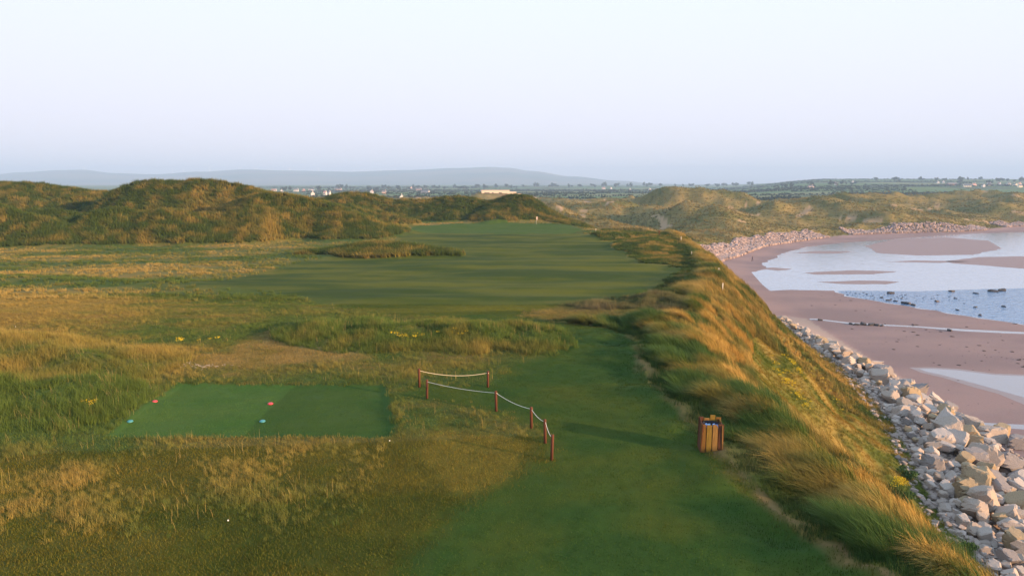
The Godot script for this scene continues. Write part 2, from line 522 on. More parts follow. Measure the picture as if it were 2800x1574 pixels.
# ---------------------------------------------------------------- grass
func tuft(n: int, radius: float, low: float, high: float, width: float, lean: Vector2, spread: float, dry: float, seed_: int) -> ArrayMesh:
	var r := RandomNumberGenerator.new()
	r.seed = seed_
	var v := PackedVector3Array()
	var c := PackedColorArray()
	for b in n:
		var t := r.randf() * TAU
		var at := Vector3(cos(t), 0, sin(t)) * radius * sqrt(r.randf())
		var h := r.randf_range(low, high)
		var u := r.randf() * TAU
		var bend := Vector3(lean.x + cos(u) * spread, 0, lean.y + sin(u) * spread) * h * r.randf_range(0.6, 1.3)
		var w := r.randf() * TAU
		var side := Vector3(cos(w), 0, sin(w)) * width * 0.5
		var tone := r.randf_range(0.7, 1.25)
		var col := Color(tone, tone, tone)
		if r.randf() < dry:
			col = Color(tone * 1.75, tone * 1.3, tone * 1.25)
		var last: Array = []
		for s in 4:
			var f := s / 3.0
			var p := at + bend * pow(f, 1.7) + Vector3(0, h * f * (1.0 - 0.28 * f * minf(bend.length() / h, 1.4)), 0)
			if s == 0:
				p.y -= 0.04
			var wd := side * (1.0 - f * 0.75)
			var now := [p - wd, p + wd] if s < 3 else [p]
			if s > 0:
				if s < 3:
					v.append_array([last[0], now[0], now[1], last[0], now[1], last[1]])
				else:
					v.append_array([last[0], now[0], last[1]])
			last = now
		for s in 15:
			c.append(col)
	return mesh_of(v, c)

var heaps := {}
func grow(heap: String, variant: int, x: float, y: float, d: float, size: float, turn: float, tall: float, col: Color) -> void:
	var key := heap + "/" + str(variant)
	if not heaps.has(key):
		heaps[key] = [[] as Array[Transform3D], PackedColorArray()]
	var b := Basis(Vector3.UP, turn).scaled(Vector3(size, size * tall, size))
	heaps[key][0].append(Transform3D(b, Vector3(x, y, -d)))
	heaps[key][1].append(col)

func plant(heap: String, called: String, variants: Array, m: Material, label: String, category: String) -> void:
	var root := Node3D.new()
	root.name = numbered(called)
	add_child(root)
	tag(root, label, category, "", "stuff")
	for i in variants.size():
		var key := heap + "/" + str(i)
		if not heaps.has(key):
			continue
		var where: Array = heaps[key][0]
		var tint: PackedColorArray = heaps[key][1]
		var mm := MultiMesh.new()
		mm.transform_format = MultiMesh.TRANSFORM_3D
		mm.use_colors = true
		mm.mesh = variants[i]
		mm.instance_count = where.size()
		for s in where.size():
			mm.set_instance_transform(s, where[s])
			mm.set_instance_color(s, tint[s])
		var o := MultiMeshInstance3D.new()
		o.multimesh = mm
		o.material_override = m
		o.name = "tufts"
		root.add_child(o, true)

func grass() -> void:
	var turf := [tuft(26, 0.16, 0.02, 0.05, 0.010, Vector2(-0.2, 0), 0.6, 0.15, 1), tuft(26, 0.16, 0.02, 0.045, 0.010, Vector2(-0.2, 0), 0.6, 0.2, 2)]
	var rough := [tuft(26, 0.14, 0.14, 0.42, 0.012, Vector2(-0.35, 0.1), 0.5, 0.3, 3), tuft(26, 0.16, 0.12, 0.36, 0.012, Vector2(-0.3, 0), 0.6, 0.35, 4), tuft(30, 0.18, 0.16, 0.45, 0.012, Vector2(-0.4, -0.1), 0.45, 0.25, 5)]
	var stalk := [tuft(9, 0.3, 0.15, 0.5, 0.007, Vector2(-0.2, 0), 0.25, 0.0, 6), tuft(7, 0.34, 0.12, 0.45, 0.007, Vector2(-0.15, 0.05), 0.25, 0.0, 7)]
	var marram := [tuft(46, 0.16, 0.6, 1.1, 0.020, Vector2(-0.85, -0.2), 0.48, 0.35, 8), tuft(46, 0.16, 0.55, 1.0, 0.020, Vector2(-0.7, -0.05), 0.55, 0.3, 9), tuft(50, 0.2, 0.6, 1.15, 0.020, Vector2(-0.95, -0.3), 0.42, 0.4, 10)]
	var clump := [tuft(34, 0.30, 0.5, 0.95, 0.05, Vector2(-0.45, -0.1), 0.5, 0.3, 11), tuft(34, 0.34, 0.45, 0.9, 0.05, Vector2(-0.4, 0), 0.55, 0.3, 12)]
	var g := RandomNumberGenerator.new()
	g.seed = 77
	# near: 9 to 66 m
	var step := 0.18
	var d := 10.0
	while d < 66.0:
		var x := -d * 0.86 - 2.0
		while x < d * 0.86 + 3.0:
			var px := x + g.randf() * step
			var pd := d + g.randf() * step
			x += step
			var y := hgt(px, pd)
			var k := kind_at(px, pd)
			if k == 5 or k == 3:
				continue
			if k < 2:
				var e := Vector2(px + g.randfn() * 0.35, pd + g.randfn() * 0.5)
				k = 1 if inside(e, "path") or inside(e, "fairway") else 0
			var u := na.get_noise_2d(px * 1.3, pd * 2.6)
			var v := nb.get_noise_2d(px * 0.5, pd * 0.9)
			var w := nd.get_noise_2d(px * 3.0, pd * 3.0)
			var turn := g.randf() * 0.9 - 0.45
			if k == 1 or k == 2:
				if pd < 60.0 and g.randf() < 0.75 - worn(px, pd):
					var c := colour_at(px, pd, k)
					grow("turf", g.randi() % 2, px, y - (0.10 if k == 2 else 0.0), pd, 1.0 + g.randf() * 0.5, g.randf() * TAU, 1.0 if k == 1 else 0.6, c * g.randf_range(0.85, 1.45))
				continue
			if k == 4:
				if absf(px - 7.9) < 1.3 and absf(pd - 24.6) < 0.8:
					if g.randf() < 0.4 and px > 8.1:
						grow("rough", g.randi() % 3, px, y, pd, 0.6, turn, 0.8, Color(0.05, 0.085, 0.02))
					continue
				var wear := worn(px, pd)
				if wear > 0.3 and g.randf() < wear * 1.3:
					continue
				var own := cell.get_noise_2d(px, pd)
				var from_path := px - edge_line[clampi(int(pd), 0, 60)] if pd < 47.0 else 9.0
				if from_path < 1.3 + w * 1.1 + own * 0.5:
					if g.randf() < 0.75:
						grow("rough", g.randi() % 3, px, y, pd, 0.6 + g.randf() * 0.6 + clampf(from_path, 0, 1.5) * 0.2, turn, 1.0, Color(0.036, 0.078, 0.016).lerp(Color(0.10, 0.115, 0.035), clampf(0.2 + u + w * 0.6, 0, 1)) * g.randf_range(0.75, 1.3))
					continue
				var heart := clampf(-core.get_noise_2d(px + nb.get_noise_2d(px * 2.0, pd * 2.0) * 0.5, pd), 0, 1)
				var gold := clampf(0.42 + own * 0.55 + w * 0.8 + (0.22 if reach < 0.95 else -0.22), 0, 1)
				if reach > 1.15 + w * 0.3:
					gold *= 0.35
				var c := Color(0.050, 0.090, 0.016).lerp(Color(0.44, 0.29, 0.080), gold)
				if reach < 0.74:
					if g.randf() < 0.55:
						c = Color(0.075, 0.105, 0.013).lerp(Color(0.24, 0.155, 0.028), clampf(0.35 + w * 1.2 + own * 0.35, 0, 1))
						grow("rough", g.randi() % 3, px, y, pd, 0.55 + g.randf() * 0.5, turn, 0.8, c * g.randf_range(0.8, 1.3))
				elif heart > 0.30 + own * 0.12 and (reach < 1.32 or own > 0.2):
					if g.randf() < 0.6:
						grow("marram", g.randi() % 3, px, y, pd, (0.55 + heart * 0.6) * (0.85 + g.randf() * 0.3), turn + own * 0.9, 1.0, c * g.randf_range(0.8, 1.25))
				elif g.randf() < 0.6:
					grow("rough", g.randi() % 3, px, y, pd, 0.7 + g.randf() * 0.6, turn, 1.0, Color(0.042, 0.082, 0.018).lerp(Color(0.16, 0.13, 0.05), clampf(gold * 0.7 - 0.1, 0, 1)) * g.randf_range(0.75, 1.25))
				continue
			# rough
			var gcol := Color(0.070, 0.110, 0.022).lerp(Color(0.25, 0.185, 0.05), clampf(0.20 + u * 1.2 + w * 0.7, 0, 1))
			if pd > 51.0 and px > -2.0:
				gcol = Color(0.055, 0.080, 0.026).lerp(Color(0.17, 0.145, 0.075), clampf(0.25 + w * 0.9 + u * 0.5, 0, 1))
			var bank := rise > 0.12
			if bank:
				if g.randf() < 0.8:
					grow("rough", g.randi() % 3, px, y, pd, (0.5 if w < -0.2 else 0.8) + g.randf() * 0.6, turn, 1.0 + w * 0.6, gcol * g.randf_range(0.8, 1.3))
				if g.randf() < 0.05:
					grow("stalk", g.randi() % 2, px, y, pd, 1.2, turn, 1.1, Color(0.34, 0.26, 0.10) * g.randf_range(0.8, 1.2))
			else:
				var patch := clampf(0.45 + w * 1.4 + v * 0.8, 0, 1)
				var wild := smoothstep(17.5, 20.0, pd) * (1.0 - smoothstep(24.8, 26.0, pd)) * (1.0 - smoothstep(-8.0, -4.0, px)) if pd < 26.0 else (0.30 if pd > 34.5 else 0.45)
				if pd > 33.0 and px > -9.0 and px < -1.0 and pd < 37.0:
					wild = 1.0
				var tan := Vector2((px + 13.6) / 4.6, (pd - 42.5) / 7.5).length()
				if tan < 0.9:
					wild *= 0.15
				if g.randf() < wild * patch * 1.1:
					grow("rough", g.randi() % 3, px, y, pd, 0.45 + g.randf() * 0.6 * patch, turn, 0.9, gcol * g.randf_range(0.85, 1.35))
				elif g.randf() < 0.85:
					grow("turf", g.randi() % 2, px, y, pd, 1.1 + g.randf() * 0.9, g.randf() * TAU, 1.2 + maxf(w, 0.0), colour_at(px, pd, 0) * g.randf_range(0.8, 1.55))
				if g.randf() < wild * 0.03:
					grow("stalk", g.randi() % 2, px, y, pd, 0.8 + g.randf() * 0.5, turn, 1.0, Color(0.36, 0.27, 0.09) * g.randf_range(0.8, 1.2))
		d += step
	print("near grass ", Time.get_ticks_msec())
	# middle: 66 to 245 m
	d = 62.0
	while d < 246.0:
		step = 0.36 + (d - 62.0) * 0.0018
		var x := -d * 0.84 - 2.0
		while x < minf(d * 0.84, 62.0):
			var px := x + g.randf() * step
			var pd := d + g.randf() * step
			x += step
			var y := hgt(px, pd)
			var k := kind_at(px, pd)
			if k in [1, 2, 3, 5]:
				continue
			var u := na.get_noise_2d(px * 1.3, pd * 2.6)
			var w := nd.get_noise_2d(px * 3.0, pd * 3.0)
			var v := nb.get_noise_2d(px * 0.5, pd * 0.9)
			var turn := g.randf() * 1.0 - 0.5
			if k == 4:
				var own := cell.get_noise_2d(px * 0.7, pd * 0.7)
				var inland := smoothstep(1.05, 1.25, reach)
				var c := Color(0.055, 0.090, 0.018).lerp(Color(0.38, 0.25, 0.07), clampf(0.45 + w * 0.8 + own * 0.4 - inland * 0.45, 0, 1))
				if Vector2((px - 18.5) / 4.6, (pd - 77.0) / 4.0).length() + w * 0.3 < 1.0:
					c = Color(0.030, 0.058, 0.012)
				if reach < 0.6 or inland > 0.5:
					grow("clump", g.randi() % 2, px, y, pd, 0.5 + g.randf() * 0.3, turn, 0.8, c * g.randf_range(0.75, 1.2))
				else:
					grow("marram", g.randi() % 3, px, y, pd, 0.8 + g.randf() * 0.6, turn, 1.0, c * g.randf_range(0.85, 1.2))
			elif k == 6 or k == 7:
				var c := Color(0.046, 0.074, 0.015).lerp(Color(0.25, 0.18, 0.045), clampf(0.12 + dryness(px, pd) + w * 0.9 + u * 0.5 + v * 0.3, 0, 1))
				if g.randf() < 0.9:
					grow("clump", g.randi() % 2, px, y, pd, 0.75 + g.randf() * 0.6, turn, 1.1, c * g.randf_range(0.86, 1.16))
			elif pd < 66.0 and px > -2.0:
				grow("rough", g.randi() % 3, px, y, pd, 0.9 + g.randf() * 0.5, turn, 1.0, Color(0.055, 0.080, 0.026).lerp(Color(0.17, 0.145, 0.075), clampf(0.25 + w * 0.9 + u * 0.5, 0, 1)) * g.randf_range(0.8, 1.2))
			elif g.randf() < 0.32 + w * 0.8:
				var c := Color(0.066, 0.100, 0.020).lerp(Color(0.28, 0.205, 0.06), clampf(0.30 + u * 1.6 + v * 0.7, 0, 1))
				grow("clump", g.randi() % 2, px, y, pd, 0.28 + g.randf() * 0.35, turn, 0.8, c * g.randf_range(0.85, 1.25))
		d += step
	print("middle grass ", Time.get_ticks_msec())
	d = 234.0
	while d < 745.0:
		step = 1.15 + (d - 234.0) * 0.003
		var x := -d * 0.42
		while x < d * 0.82:
			var px := x + g.randf() * step
			var pd := d + g.randf() * step
			x += step
			if px < 0.0 and pd < 300.0:
				continue
			var y := hgt(px, pd)
			if out > -1.0:
				continue
			if pd > 690.0 + na.get_noise_2d(px * 0.2, 9.0) * 60.0:
				continue
			var w := nd.get_noise_2d(px * 0.8, pd * 0.8)
			var u := na.get_noise_2d(px * 1.3, pd * 2.6)
			var c := Color(0.095, 0.105, 0.036).lerp(Color(0.27, 0.205, 0.085), clampf(0.48 + w * 0.6 + u * 0.5, 0, 1))
			if nr.get_noise_2d(px * 1.7 + 200.0, pd * 1.7) < 0.80 and g.randf() < 0.8:
				grow("clump", g.randi() % 2, px, y, pd, 0.8 + g.randf() * 0.8, g.randf() - 0.5, 0.75, c * g.randf_range(0.85, 1.2))
		d += step
	plant("turf", "short_turf", turf, M.blade, "short mown grass blades covering tee, path and fairway", "grass")
	plant("rough", "rough_grass", rough, M.blade, "knee high rough grass on the banks and hollows", "grass")
	plant("stalk", "seed_stalks", stalk, M.blade, "thin straw coloured grass stalks standing above the rough", "grass")
	plant("marram", "marram_grass", marram, M.blade, "long windswept golden marram grass along the bank top", "grass")
	plant("clump", "dune_grass", clump, M.blade, "coarse grass clumps covering the dunes and distant rough", "grass")
	for k in heaps:
		print(k, " ", heaps[k][0].size())

# ---------------------------------------------------------------- stones
func rock_mesh(seed_: int, cuts: int) -> ArrayMesh:
	var r := RandomNumberGenerator.new()
	r.seed = seed_
	var planes: Array = []
	var turn := Basis.from_euler(Vector3(r.randf_range(-0.4, 0.4), r.randf() * TAU, r.randf_range(-0.4, 0.4)))
	for i in cuts + 6:
		var t := r.randf() * TAU
		var z := r.randf_range(-1, 1)
		var n := Vector3(sqrt(1 - z * z) * cos(t), z, sqrt(1 - z * z) * sin(t))
		if i < 6:
			n = (turn * [Vector3.RIGHT, Vector3.LEFT, Vector3.UP, Vector3.DOWN, Vector3.FORWARD, Vector3.BACK][i] + n * 0.25).normalized()
		planes.append([n, r.randf_range(0.62, 0.95) if i < 6 else r.randf_range(0.75, 1.05)])
	var f := FastNoiseLite.new()
	f.seed = seed_
	f.frequency = 1.6
	var st := SurfaceTool.new()
	st.begin(Mesh.PRIMITIVE_TRIANGLES)
	st.set_smooth_group(-1)
	var rows := 12
	var cols := 20
	var at := func(i: int, j: int) -> Vector3:
		var a := PI * i / float(rows)
		var b := TAU * (j % cols) / float(cols) + (0.22 if i % 2 else 0.0)
		var n := Vector3(sin(a) * cos(b), cos(a), sin(a) * sin(b))
		var len := 1.5
		for p in planes:
			var q: float = n.dot(p[0])
			if q > 0.05:
				len = minf(len, float(p[1]) / q)
		len *= 1.0 + f.get_noise_3dv(n) * 0.05
		return n * len * 0.5
	for i in rows:
		for j in cols:
			var a: Vector3 = at.call(i, j)
			var b: Vector3 = at.call(i, j + 1)
			var c: Vector3 = at.call(i + 1, j + 1)
			var d: Vector3 = at.call(i + 1, j)
			if i > 0:
				for p in [a, b, c]: st.add_vertex(p)
			if i < rows - 1:
				for p in [a, c, d]: st.add_vertex(p)
	st.generate_normals()
	return st.commit()

func stones() -> void:
	var shapes: Array = []
	for i in 12:
		shapes.append(rock_mesh(500 + i * 7, 3 + i % 4))
	var g := RandomNumberGenerator.new()
	g.seed = 4242
	var tones := [M.rock_a, M.rock_a, M.rock_b, M.rock_b, M.rock_c, M.rock_d]
	var hue := ["pale", "pale", "pinkish", "pinkish", "grey", "tan"]
	var placed: Array = []
	# large boulders of the near armour, individually
	var tries := 0
	while placed.size() < 285 and tries < 60000:
		tries += 1
		var d := 38.0 + pow(g.randf(), 1.25) * 84.0
		hgt(0, d)
		var xf := -out
		var band := lerpf(11.5, 2.8, smoothstep(50, 112, d))
		var q := lerpf(0.8, band, pow(g.randf(), 0.75))
		var size := (0.75 + pow(g.randf(), 1.8) * 1.7) * lerpf(1.0, 0.72, smoothstep(80, 120, d)) * lerpf(0.6, 1.0, smoothstep(0.0, 4.0, q))
		if g.randf() < 0.18:
			size *= 1.25
		var x := xf + q
		var ok := true
		for p in placed:
			var gap: float = (p[2] + size) * 0.33
			if absf(p[0] - x) < gap and absf(p[1] - d) < gap and Vector2(p[0] - x, p[1] - d).length() < gap:
				ok = false
				break
		if ok:
			placed.append([x, d, size, q / band])
	var words := ["in the near part of the rock armour", "in the middle stretch of the rock armour", "in the far tapering end of the rock armour"]
	for p in placed:
		var y := hgt(p[0], p[1])
		var pile: float = sin(clampf(p[3], 0, 1) * PI) * 0.75 * lerpf(1.0, 0.5, smoothstep(60, 115, p[1]))
		var tone := g.randi() % 6
		var o := part("boulder", shapes[g.randi() % 12], tones[tone], self, Vector3(p[0], y + p[2] * 0.22 + pile, -p[1]))
		o.basis = Basis.from_euler(Vector3(g.randf_range(-0.5, 0.5), g.randf() * TAU, g.randf_range(-0.5, 0.5))).scaled_local(Vector3(p[2] * g.randf_range(0.95, 1.35), p[2] * g.randf_range(0.65, 0.95), p[2]))
		var zone: String = words[0 if p[1] < 62.0 else 1 if p[1] < 88.0 else 2]
		var big := "large" if p[2] > 1.55 else "middling" if p[2] > 1.1 else "small"
		tag(o, "%s %s boulder %s %s" % [big, hue[tone], "on the sand edge" if p[3] > 0.75 else "in the heart" if p[3] > 0.35 else "near the grass", zone.replace("in the", "of the")], "boulder", "boulders " + zone)
	for s in [[48.9, 73.4, 1.9, "large grey boulder lying alone on the sand beyond the armour", "rock_c"], [48.0, 65.2, 2.3, "squat pale boulder beside the small beach puddle", "rock_b"], [49.2, 63.4, 1.9, "dark faced boulder on the sand edge nearest the puddle corner", "rock_c"], [50.2, 66.8, 1.7, "flat topped boulder lying behind the squat pale one by the puddle", "rock_d"]]:
		var o := part("boulder", shapes[g.randi() % 12], M[s[4]], self, Vector3(s[0], LAND_AT_SEA + s[2] * 0.26, -s[1]))
		o.basis = Basis.from_euler(Vector3(0.1, g.randf() * TAU, 0.1)).scaled_local(Vector3(s[2] * 1.2, s[2] * 0.8, s[2]))
		tag(o, s[3], "boulder", "boulders on the open sand")
	# small stones and gravel between them
	for i in 9000:
		var d := 30.0 + pow(g.randf(), 1.4) * 95.0
		hgt(0, d)
		var xf := -out
		var band := lerpf(12.5, 4.0, smoothstep(50, 112, d))
		var q := g.randf_range(-1.5, band)
		var size := 0.12 + pow(g.randf(), 3.0) * 0.5
		var y := hgt(xf + q, d)
		var tone := g.randf_range(0.6, 1.15)
		grow("gravel", g.randi() % 4, xf + q, y + size * 0.12, d, size, g.randf() * TAU, 0.7, Color(0.42 * tone, 0.345 * tone, 0.31 * tone))
	for i in 1500:
		var d := 36.0 + pow(g.randf(), 1.3) * 86.0
		hgt(0, d)
		var xf := -out
		var q := g.randf_range(0.3, lerpf(11.5, 3.2, smoothstep(50, 112, d)))
		var size := 0.35 + pow(g.randf(), 1.6) * 0.6
		var tone := g.randf_range(0.7, 1.2)
		grow("gravel", g.randi() % 4, xf + q, hgt(xf + q, d) + size * 0.25, d, size, g.randf() * TAU, 0.8, Color(0.50 * tone, 0.425 * tone, 0.385 * tone))
	plant("gravel", "rock_rubble", shapes.slice(0, 4), M.stone_tint, "small stones and rubble filling the rock armour", "rubble")
	# the armour on the far side of the bay
	for s in [[214, 318, 11.0], [334, 374, 9.0], [393, 430, 9.0]]:
		for i in (5200 if s[0] == 214 else 2600):
			var d0 := g.randf_range(s[0], s[1])
			var slope := (foot[int(d0) + 3] - foot[int(d0) - 3]) / 6.0
			var inland := Vector2(-1.0, slope).normalized()
			var q: float = g.randf_range(-1.0, s[2] * (0.8 + 0.3 * na.get_noise_2d(d0 * 3.0, 5.0)))
			var xf := lerpf(foot[int(d0)], foot[int(d0) + 1], d0 - int(d0)) + inland.x * q
			var d := d0 + inland.y * q
			q = 0.0
			var y := hgt(xf, d)
			var size := g.randf_range(0.6, 1.45)
			var tone := g.randf_range(0.65, 1.15)
			grow("armour" + str(s[0]), g.randi() % 4, xf + q, y + size * 0.25, d, size, g.randf() * TAU, 0.85, Color(0.42 * tone, 0.33 * tone, 0.315 * tone))
	plant("armour214", "distant_rocks", shapes.slice(4, 8), M.stone_tint, "long heap of pinkish rocks below the far dunes beside the walker", "rocks")
	plant("armour334", "distant_rocks", shapes.slice(4, 8), M.stone_tint, "straight wall of pale rocks under the far dunes across the bay", "rocks")
	plant("armour393", "distant_rocks", shapes.slice(4, 8), M.stone_tint, "pale rock heap at the far end of the beach", "rocks")
	# dark stones along the little stream and in the shallows
	var along := [57.8, 125.5, 0.7, 61.9, 122.1, 0.6, 62.7, 121.4, 0.7, 63.9, 121.6, 0.9, 65.2, 121.2, 1.0, 66.1, 120.8, 0.7, 66.8, 120.6, 0.6, 72.9, 121.3, 0.4, 76.4, 116.4, 0.8]
	for i in along.size() / 3:
		var s: float = along[i * 3 + 2]
		var o := part("beach_stone", shapes[i % 12], M.dark_rock, self, Vector3(along[i * 3], LAND_AT_SEA + s * 0.15, -along[i * 3 + 1]))
		o.basis = Basis(Vector3.UP, i * 1.7).scaled_local(Vector3(s * 1.5, s * 0.7, s))
		tag(o, "small dark stone lying along the thin stream on the sand", "stone", "dark stones along the stream")
	var wet := [88.4, 157, 1.1, 84.2, 143.5, 1.3, 84.6, 141.3, 0.9, 92.4, 146, 0.9, 104.4, 159.8, 0.9, 108.3, 157, 0.7, 102.5, 139.8, 0.8, 117.4, 161.2, 1.3, 114.2, 159.8, 1.2, 90.5, 136.1, 0.5, 91.2, 130.4, 0.6, 82.6, 147.4, 0.8, 83.7, 146.4, 0.6, 83, 151, 0.6, 87, 150, 0.5, 96, 139, 0.6, 99, 150, 0.5]
	for i in wet.size() / 3:
		var s: float = wet[i * 3 + 2]
		var o := part("wet_stone", shapes[(i + 5) % 12], M.dark_rock, self, Vector3(wet[i * 3], LAND_AT_SEA + s * 0.12, -wet[i * 3 + 1]))
		o.basis = Basis(Vector3.UP, i * 2.3).scaled_local(Vector3(s * 1.7, s * 0.6, s))
		tag(o, "dark wet stone standing in the rippled blue shallows", "stone", "dark stones in the shallows")
	# weed and shell flecks on the sand
	for i in 9000:
		var x := g.randf_range(44, 120)
		var d := g.randf_range(60, 156)
		var strand := absf(d - (98.0 + (x - 60.0) * 0.05 + na.get_noise_2d(x, 4.0) * 6.0))
		if g.randf() > (0.10 + exp(-strand * 0.35) * smoothstep(58, 74, x)):
			continue
		hgt(x, d)
		var p := Vector2(x, d)
		if out < 10.5 or inside(p, "sea") or inside(p, "pool") or inside(p, "stream"):
			continue
		var s := 0.06 + pow(g.randf(), 5.0) * 0.6
		grow("weed", g.randi() % 4, x, LAND_AT_SEA + 0.01, d, s, g.randf() * TAU, 0.2, Color(0.07, 0.05, 0.045))
	for i in 150:
		var x := 76.0 + pow(g.randf(), 1.6) * 26.0
		var d := 157.0 + g.randf_range(-8, 3.5) - (x - 78.0) * g.randf() * 0.5
		if inside(Vector2(x, d), "shallows"):
			grow("weed", g.randi() % 4, x, LAND_AT_SEA + 0.03, d, 0.12 + pow(g.randf(), 3.0) * 0.4, g.randf() * TAU, 0.3, Color(0.05, 0.045, 0.05))
	plant("weed", "seaweed_flecks", shapes.slice(0, 4), M.stone_tint, "dark flecks of weed and pebble strewn on the sand", "seaweed")

# ---------------------------------------------------------------- objects of the course
func tube(path: PackedVector3Array, radius: float, sides := 6) -> ArrayMesh:
	var st := SurfaceTool.new()
	st.begin(Mesh.PRIMITIVE_TRIANGLES)
	var rings: Array = []
	for i in path.size():
		var dir := (path[mini(i + 1, path.size() - 1)] - path[maxi(i - 1, 0)]).normalized()
		var s := dir.cross(Vector3.UP if absf(dir.y) < 0.9 else Vector3.RIGHT).normalized()
		var u := s.cross(dir)
		var ring: Array = []
		for k in sides:
			var t := TAU * k / sides
			ring.append(path[i] + (s * cos(t) + u * sin(t)) * radius)
		rings.append(ring)
	for i in path.size() - 1:
		for k in sides:
			var l := (k + 1) % sides
			for p in [rings[i][k], rings[i + 1][k], rings[i + 1][l], rings[i][k], rings[i + 1][l], rings[i][l]]: st.add_vertex(p)
	st.generate_normals()
	return st.commit()

func lathe(profile: Array, sides: int) -> ArrayMesh:
	var st := SurfaceTool.new()
	st.begin(Mesh.PRIMITIVE_TRIANGLES)
	for i in profile.size() / 2 - 1:
		for k in sides:
			var a := TAU * k / sides
			var b := TAU * (k + 1) / sides
			var r0: float = profile[i * 2]
			var y0: float = profile[i * 2 + 1]
			var r1: float = profile[i * 2 + 2]
			var y1: float = profile[i * 2 + 3]
			var p := [Vector3(r0 * cos(a), y0, r0 * sin(a)), Vector3(r1 * cos(a), y1, r1 * sin(a)), Vector3(r1 * cos(b), y1, r1 * sin(b)), Vector3(r0 * cos(b), y0, r0 * sin(b))]
			for q in [0, 1, 2, 0, 2, 3]: st.add_vertex(p[q])
	st.index()
	st.generate_normals()
	return st.commit()

func board(w: float, h: float, t: float, bevel := 0.006) -> ArrayMesh:
	var p := PackedVector2Array([Vector2(-w / 2 + bevel, -t / 2), Vector2(w / 2 - bevel, -t / 2), Vector2(w / 2, -t / 2 + bevel), Vector2(w / 2, t / 2 - bevel), Vector2(w / 2 - bevel, t / 2), Vector2(-w / 2 + bevel, t / 2), Vector2(-w / 2, t / 2 - bevel), Vector2(-w / 2, -t / 2 + bevel)])
	var st := SurfaceTool.new()
	st.begin(Mesh.PRIMITIVE_TRIANGLES)
	st.set_smooth_group(-1)
	for i in 8:
		var a := p[i]
		var b := p[(i + 1) % 8]
		for q in [Vector3(a.x, 0, a.y), Vector3(b.x, h, b.y), Vector3(a.x, h, a.y), Vector3(a.x, 0, a.y), Vector3(b.x, 0, b.y), Vector3(b.x, h, b.y)]: st.add_vertex(q)
	for i in range(1, 7):
		for q in [Vector3(p[0].x, h, p[0].y), Vector3(p[i].x, h, p[i].y), Vector3(p[i + 1].x, h, p[i + 1].y)]: st.add_vertex(q)
		for q in [Vector3(p[0].x, 0, p[0].y), Vector3(p[i + 1].x, 0, p[i + 1].y), Vector3(p[i].x, 0, p[i].y)]: st.add_vertex(q)
	st.generate_normals()
	return st.commit()

